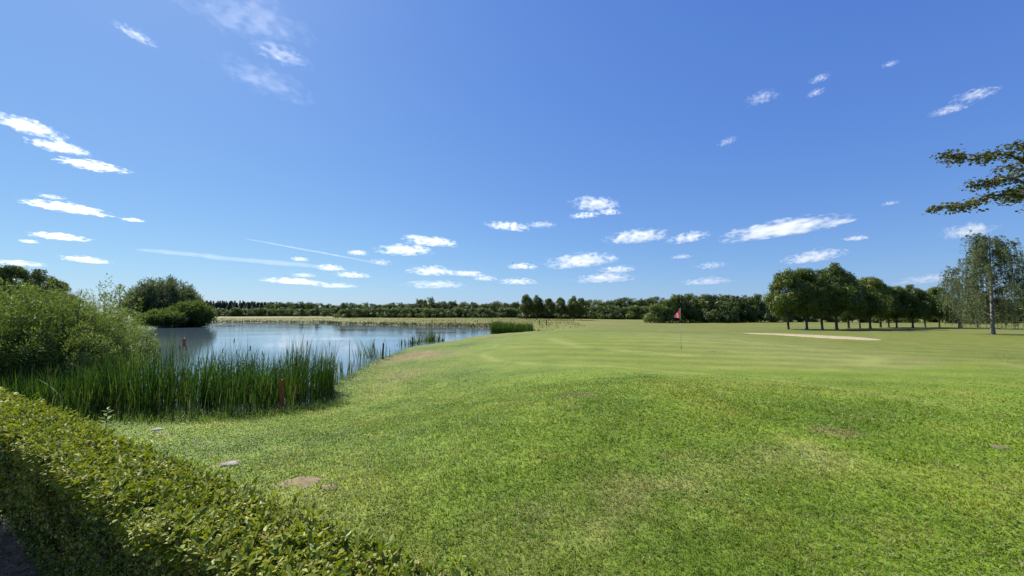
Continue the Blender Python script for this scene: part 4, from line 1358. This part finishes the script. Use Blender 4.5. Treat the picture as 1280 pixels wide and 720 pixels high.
# a bird over the far trees
p = at(641, 329, 120)
bd = thing("bird", "tiny dark bird flying above the far trees near the middle of the sky", "bird", tuple(p))
mb = MB(); mb.tube(np.array([(-.22, 0, 0), (-.12, 0, .02), (.05, 0, .03), (.18, 0, .02), (.24, 0, 0)]), [.01, .05, .07, .05, .015], 7); mb.build("body", M_bird, bd)
for sgn in (1, -1):
    w = np.array([(-.08, sgn * .04, .03), (.10, sgn * .04, .03), (.12, sgn * .28, .20), (-.02, sgn * .3, .19), (.02, sgn * .56, .30), (-.06, sgn * .52, .29)])
    w = np.vstack([w, w + np.array([0, 0, .012])])
    mesh_obj("wing", w, np.array([[0, 1, 2, 3], [3, 2, 4, 5], [6, 9, 8, 7], [9, 11, 10, 8]]), M_bird, bd)


# ------------------------------------------------------------------ clouds
def cloud_mat():
    m, nt, out = new_mat("cloud_vapour")
    N = nt.nodes.new
    tc = N('ShaderNodeTexCoord'); oi = N('ShaderNodeObjectInfo')
    ln = N('ShaderNodeVectorMath'); ln.operation = 'LENGTH'
    sep = N('ShaderNodeSeparateXYZ'); nt.links.new(tc.outputs['Object'], sep.inputs[0])
    nt.links.new(tc.outputs['Object'], ln.inputs[0])
    off = N('ShaderNodeMath'); off.operation = 'MULTIPLY'; off.inputs[1].default_value = 73.0
    nt.links.new(oi.outputs['Random'], off.inputs[0])
    mp = N('ShaderNodeMapping'); mp.inputs['Scale'].default_value = (5.2, 4.0, 2.3)
    nt.links.new(tc.outputs['Object'], mp.inputs[0])
    cmb = N('ShaderNodeVectorMath'); cmb.operation = 'ADD'
    nt.links.new(mp.outputs[0], cmb.inputs[0]); nt.links.new(off.outputs[0], cmb.inputs[1])
    nz = N('ShaderNodeTexNoise'); nz.inputs['Scale'].default_value = 1.0; nz.inputs['Detail'].default_value = 6; nz.inputs['Roughness'].default_value = 0.6
    nt.links.new(cmb.outputs[0], nz.inputs['Vector'])
    # density = clamp(a*(1-r) + b*(noise-0.5))
    e = N('ShaderNodeMath'); e.operation = 'MULTIPLY_ADD'; e.inputs[1].default_value = -1.0; e.inputs[2].default_value = 0.86
    nt.links.new(ln.outputs['Value'], e.inputs[0])
    n2 = N('ShaderNodeMath'); n2.operation = 'MULTIPLY_ADD'; n2.inputs[1].default_value = 4.4; n2.inputs[2].default_value = -2.42
    nt.links.new(nz.outputs['Fac'], n2.inputs[0])
    s = N('ShaderNodeMath'); s.operation = 'ADD'; nt.links.new(e.outputs[0], s.inputs[0]); nt.links.new(n2.outputs[0], s.inputs[1])
    mr = N('ShaderNodeMapRange'); mr.inputs[1].default_value = 0.0; mr.inputs[2].default_value = 0.85; mr.inputs[3].default_value = 0; mr.inputs[4].default_value = 1
    mr.interpolation_type = 'SMOOTHSTEP'
    nt.links.new(s.outputs[0], mr.inputs[0])
    sc = N('ShaderNodeSeparateColor'); nt.links.new(oi.outputs['Color'], sc.inputs[0])
    dn = N('ShaderNodeMath'); dn.operation = 'MULTIPLY'
    nt.links.new(mr.outputs[0], dn.inputs[0]); nt.links.new(sc.outputs[0], dn.inputs[1])
    vs_ = N('ShaderNodeVolumeScatter'); vs_.inputs['Color'].default_value = (0.97, 0.97, 0.97, 1); vs_.inputs['Anisotropy'].default_value = 0.35
    nt.links.new(dn.outputs[0], vs_.inputs['Density'])
    nt.links.new(vs_.outputs[0], out.inputs['Volume'])
    return m


M_cloud = cloud_mat()
ico_v = ico_f = None


def cloud_hull():
    import bmesh
    bm = bmesh.new()
    bmesh.ops.create_icosphere(bm, subdivisions=4, radius=1.0)
    v = np.array([p.co[:] for p in bm.verts]); f = np.array([[q.index for q in p.verts] for p in bm.faces])
    bm.free()
    lump = 0.86 + 0.14 * np.sin(v[:, 0] * 5 + 1) * np.sin(v[:, 1] * 4 + 2) + 0.06 * np.sin(v[:, 0] * 11 + v[:, 2] * 7)
    v = v * lump[:, None]
    v[:, 2] = np.where(v[:, 2] < -0.45, -0.45 + (v[:, 2] + .45) * .35, v[:, 2])
    return v, f


HV, HF = cloud_hull()
CLOUDS = [  # px, py, w, h, roll(deg, + = clockwise), thickness, label
    (32, 158, 100, 24, 13, 1.0, "large bright cloud streak cut by the left edge, upper of the left group"),
    (74, 184, 84, 17, 8, 1.0, "bright cloud streak just below the large one at the left edge"),
    (116, 207, 100, 10, 6, .7, "thin cloud streak, lowest of the upper left group"),
    (84, 260, 116, 15, 7, 1.0, "long white cloud at left, halfway between the hedge and the sky's top"),
    (64, 246, 40, 7, 4, .5, "small faint cloud just above the long white cloud at left"),
    (166, 275, 34, 6, 4, .9, "tiny flat cloud right of the long white cloud at left"),
    (74, 296, 82, 11, 4, .9, "flat white cloud low at left above the willow shrub"),
    (36, 302, 28, 6, 3, .8, "tiny cloud low at left, left of the flat white one"),
    (22, 329, 80, 9, 3, .6, "pale flat cloud touching the left edge above the dark trees"),
    (108, 325, 68, 11, 5, .9, "small bright cloud just above the loose willow twigs"),
    (447, 316, 28, 7, 2, .9, "tiny round cloud at the end of the contrail"),
    (375, 324, 24, 6, 2, .8, "tiny cloud below the middle of the contrail"),
    (413, 335, 40, 9, 3, .9, "small cloud below the right end of the contrail"),
    (368, 352, 78, 9, 3, .8, "long thin cloud low over the distant wood"),
    (380, 344, 34, 6, 2, .6, "tiny thin cloud above the long thin one over the distant wood"),
    (441, 344, 44, 8, 2, .9, "small flat cloud right of the long thin one over the distant wood"),
    (420, 357, 60, 7, 2, .5, "faint low cloud over the far belt's left end"),
    (507, 313, 74, 15, 1, 1.0, "bright cloud left of the sky's middle, lower left of a pair"),
    (540, 302, 70, 12, 4, 1.0, "bright cloud left of the sky's middle, upper right of a pair"),
    (515, 296, 22, 6, 4, .7, "tiny cloud sitting on top of the bright pair"),
    (476, 328, 30, 9, 2, .6, "tiny double cloud left below the bright pair"),
    (541, 339, 64, 13, 1, .9, "flat cloud below the bright pair"),
    (584, 342, 48, 8, 1, .8, "thin cloud right of the flat one below the bright pair"),
    (606, 348, 34, 8, 3, .7, "small cloud at the right end of the low chain left of centre"),
    (545, 356, 80, 11, 0, .5, "faint broad cloud low over the far belt"),
    (635, 283, 58, 10, 5, .9, "thin white cloud at mid height near the sky's middle"),
    (676, 281, 44, 8, 0, .5, "faint broken cloud right of the thin white one near the middle"),
    (653, 333, 42, 8, 1, .9, "small flat cloud under the bird"),
    (648, 352, 52, 9, 1, .7, "faint flat cloud low above the six small trees"),
    (745, 255, 64, 17, 3, 1.0, "bright puffy cloud right of centre, highest of that group"),
    (731, 269, 42, 7, -4, .7, "thin cloud tucked below left of the bright puffy cloud"),
    (762, 265, 32, 8, 2, .9, "small cloud tucked below right of the bright puffy cloud"),
    (797, 296, 82, 18, -4, 1.0, "bright flat-bottomed cloud above the flag's left"),
    (728, 326, 94, 19, -4, .9, "broad white cloud low right of centre"),
    (757, 348, 76, 13, -2, .7, "soft cloud low over the belt left of the flag"),
    (773, 337, 48, 10, -3, .8, "small cloud stacked above the soft low cloud left of the flag"),
    (861, 297, 56, 14, -9, .9, "slanting white cloud straight above the flag"),
    (890, 332, 40, 10, -4, .6, "small faint cloud right above the flag"),
    (884, 352, 66, 10, -3, .6, "low thin cloud over the dark thicket behind the flag"),
    (852, 321, 30, 6, -4, .6, "tiny faint cloud between the slanting cloud and the flag"),
    (981, 286, 158, 21, -7, 1.0, "longest bright cloud on the right above the avenue"),
    (1018, 321, 76, 17, -8, .9, "white cloud just above the avenue's tallest tree"),
    (1070, 298, 32, 6, -3, .8, "tiny cloud right of the longest bright cloud"),
    (1211, 289, 64, 20, -6, .9, "puffy white cloud beside the tall birch top"),
    (1160, 349, 80, 12, -6, .5, "faint cloud low behind the slim birch"),
    (1113, 254, 22, 5, -5, .6, "tiny faint cloud high above the avenue's right end"),
    (953, 122, 44, 16, -12, .55, "wispy torn cloud high right of centre"),
    (1025, 98, 30, 10, -16, .6, "small wisp, upper one of two high on the right"),
    (1020, 116, 26, 9, -18, .6, "small wisp, lower one of two high on the right"),
    (1113, 80, 22, 7, -12, .6, "tiny wisp highest on the right"),
    (1221, 118, 60, 11, -6, .6, "white cloud streak near the upper right corner, upper of two"),
    (1188, 137, 50, 9, -10, .6, "white cloud streak near the upper right corner, lower of two"),
    (909, 177, 28, 10, -22, .5, "tiny torn wisp in the open sky above the flag"),
    (170, 44, 70, 16, 26, .22, "bright small wisp high at the upper left"),
    (352, 68, 84, 16, 14, .2, "thin wisp with a bright core at the upper left, lower of three"),
    (310, 22, 210, 42, 10, .11, "broad thin veil of cirrus at the top left"),
    (330, 100, 170, 32, 16, .08, "faint thin veil of cirrus below the bright wisps"),
]
cl_me = None
for (px, py, w, h, roll, dens, lb) in CLOUDS:
    d = ray(px, py); d = d / np.linalg.norm(d)
    alt = 900.0 if py < 345 else 1000.0
    dist = min(alt / max(d[2], 0.02), 16000)
    c = np.array([0, 0, EYE]) + d * dist
    dep = c[1]
    # half sizes across the line of sight; the stretch of the wide view is divided out
    across = w / 490 * dep * (0.60 if px > 330 else 0.5)
    # horizontal across direction in the image plane
    ob = None
    if cl_me is None:
        ob = mesh_obj("cloud", HV, HF, M_cloud, smooth=True); cl_me = ob.data
    else:
        ob = bpy.data.objects.new("cloud", cl_me); COL.objects.link(ob)
    hv = h / 490 * dep * (0.66 if px > 330 else 0.55)
    ob.location = c
    ob.scale = (across, across * 0.6, hv)
    ob.rotation_euler = (0, math.radians(roll), 0)
    ob.color = (2.3 * dens / (2 * min(hv, across)) if dens > .6 else 1.5 * dens / (2 * min(hv, across)), 0, 0, 1)
    tag(ob, lb, "cloud", "clouds in the blue sky")

# contrails: long thin tubes of vapour
def contrail(label, p0, p1, alt_d0, alt_d1, rad, dens):
    a = at(p0[0], p0[1], alt_d0); b = at(p1[0], p1[1], alt_d1)
    ln = np.linalg.norm(b - a)
    mb = MB(); n = 24; t = np.linspace(-.5, .5, n)
    wob = np.column_stack([t * ln, 0 * t, 0 * t]) + np.cumsum(RNG.normal(size=(n, 3)) * rad * .08, 0)
    mb.tube(wob, rad * (0.35 + .65 * np.sin((t + .5) * PI) ** .4) * (.8 + .4 * RNG.random(n)), 10)
    o = mb.build("contrail", M_trail, None, True)
    o.location = (a + b) / 2
    o.rotation_euler = Vector(b - a).to_track_quat('X', 'Z').to_euler()
    o.color = (dens / (2 * rad), 0, 0, 1)
    tag(o, label, "contrail")


m, nt, out = new_mat("contrail_vapour"); M_trail = m
oi = nt.nodes.new('ShaderNodeObjectInfo'); sc = nt.nodes.new('ShaderNodeSeparateColor'); nt.links.new(oi.outputs['Color'], sc.inputs[0])
vs_ = nt.nodes.new('ShaderNodeVolumeScatter'); vs_.inputs['Anisotropy'].default_value = .35
nt.links.new(sc.outputs[0], vs_.inputs['Density']); nt.links.new(vs_.outputs[0], out.inputs['Volume'])
contrail("thin straight white contrail sloping down across the left sky", (305, 298), (470, 328), 6200, 7500, 14, .30)
contrail("wide faded contrail low over the pond at left", (170, 312), (420, 334), 6200, 6800, 42, .20)

# ------------------------------------------------------------------ light, sky, render
SUN = Vector((-1.26, 1.18, 1.9)).normalized()
el = math.asin(SUN.z); az = math.atan2(SUN.x, SUN.y)
sd_ = bpy.data.lights.new("sun", 'SUN'); sd_.energy = 4.9; sd_.angle = math.radians(0.53); sd_.color = (1.0, 0.95, 0.86)
so = bpy.data.objects.new("sun", sd_); COL.objects.link(so)
so.rotation_euler = (-SUN).to_track_quat('-Z', 'Y').to_euler()
so.location = SUN * 50

W = bpy.data.worlds.new("World"); S.world = W; W.use_nodes = True
nt = W.node_tree; nt.nodes.clear()
wo_ = nt.nodes.new('ShaderNodeOutputWorld'); bg = nt.nodes.new('ShaderNodeBackground')
sky = nt.nodes.new('ShaderNodeTexSky'); sky.sky_type = 'NISHITA'; sky.sun_disc = False
sky.sun_elevation = el; sky.sun_rotation = az
sky.air_density = 1.0; sky.dust_density = 0.3; sky.ozone_density = 2.2; sky.altitude = 50
bg.inputs['Strength'].default_value = 0.115
# the camera's response to the sky: each channel keeps its hue but is compressed towards the deep blue of the day
sp = nt.nodes.new('ShaderNodeSeparateColor'); cb = nt.nodes.new('ShaderNodeCombineColor')
nt.links.new(sky.outputs[0], sp.inputs[0])
EXPO = 0.9
for ch, kk, gg in ((0, .322, .80), (1, .460, .72), (2, .755, .36)):
    a_ = nt.nodes.new('ShaderNodeMath'); a_.operation = 'MULTIPLY'; a_.inputs[1].default_value = 1.68 * .115
    b_ = nt.nodes.new('ShaderNodeMath'); b_.operation = 'POWER'; b_.inputs[1].default_value = gg
    c_ = nt.nodes.new('ShaderNodeMath'); c_.operation = 'MULTIPLY'; c_.inputs[1].default_value = kk / (2 ** EXPO) / .115
    nt.links.new(sp.outputs[ch], a_.inputs[0]); nt.links.new(a_.outputs[0], b_.inputs[0]); nt.links.new(b_.outputs[0], c_.inputs[0]); nt.links.new(c_.outputs[0], cb.inputs[ch])
nt.links.new(cb.outputs[0], bg.inputs['Color']); nt.links.new(bg.outputs[0], wo_.inputs['Surface'])

S.view_settings.view_transform = 'Standard'
S.view_settings.look = 'None'
S.view_settings.exposure = EXPO
S.view_settings.gamma = 1.0
S.view_settings.use_curve_mapping = False
S.render.engine = 'CYCLES'
C = S.cycles
C.max_bounces = 8; C.diffuse_bounces = 3; C.glossy_bounces = 3; C.transmission_bounces = 4; C.transparent_max_bounces = 12
C.volume_bounces = 3
C.volume_step_rate = 1.0
C.use_denoising = True
C.sample_clamp_indirect = 6.0
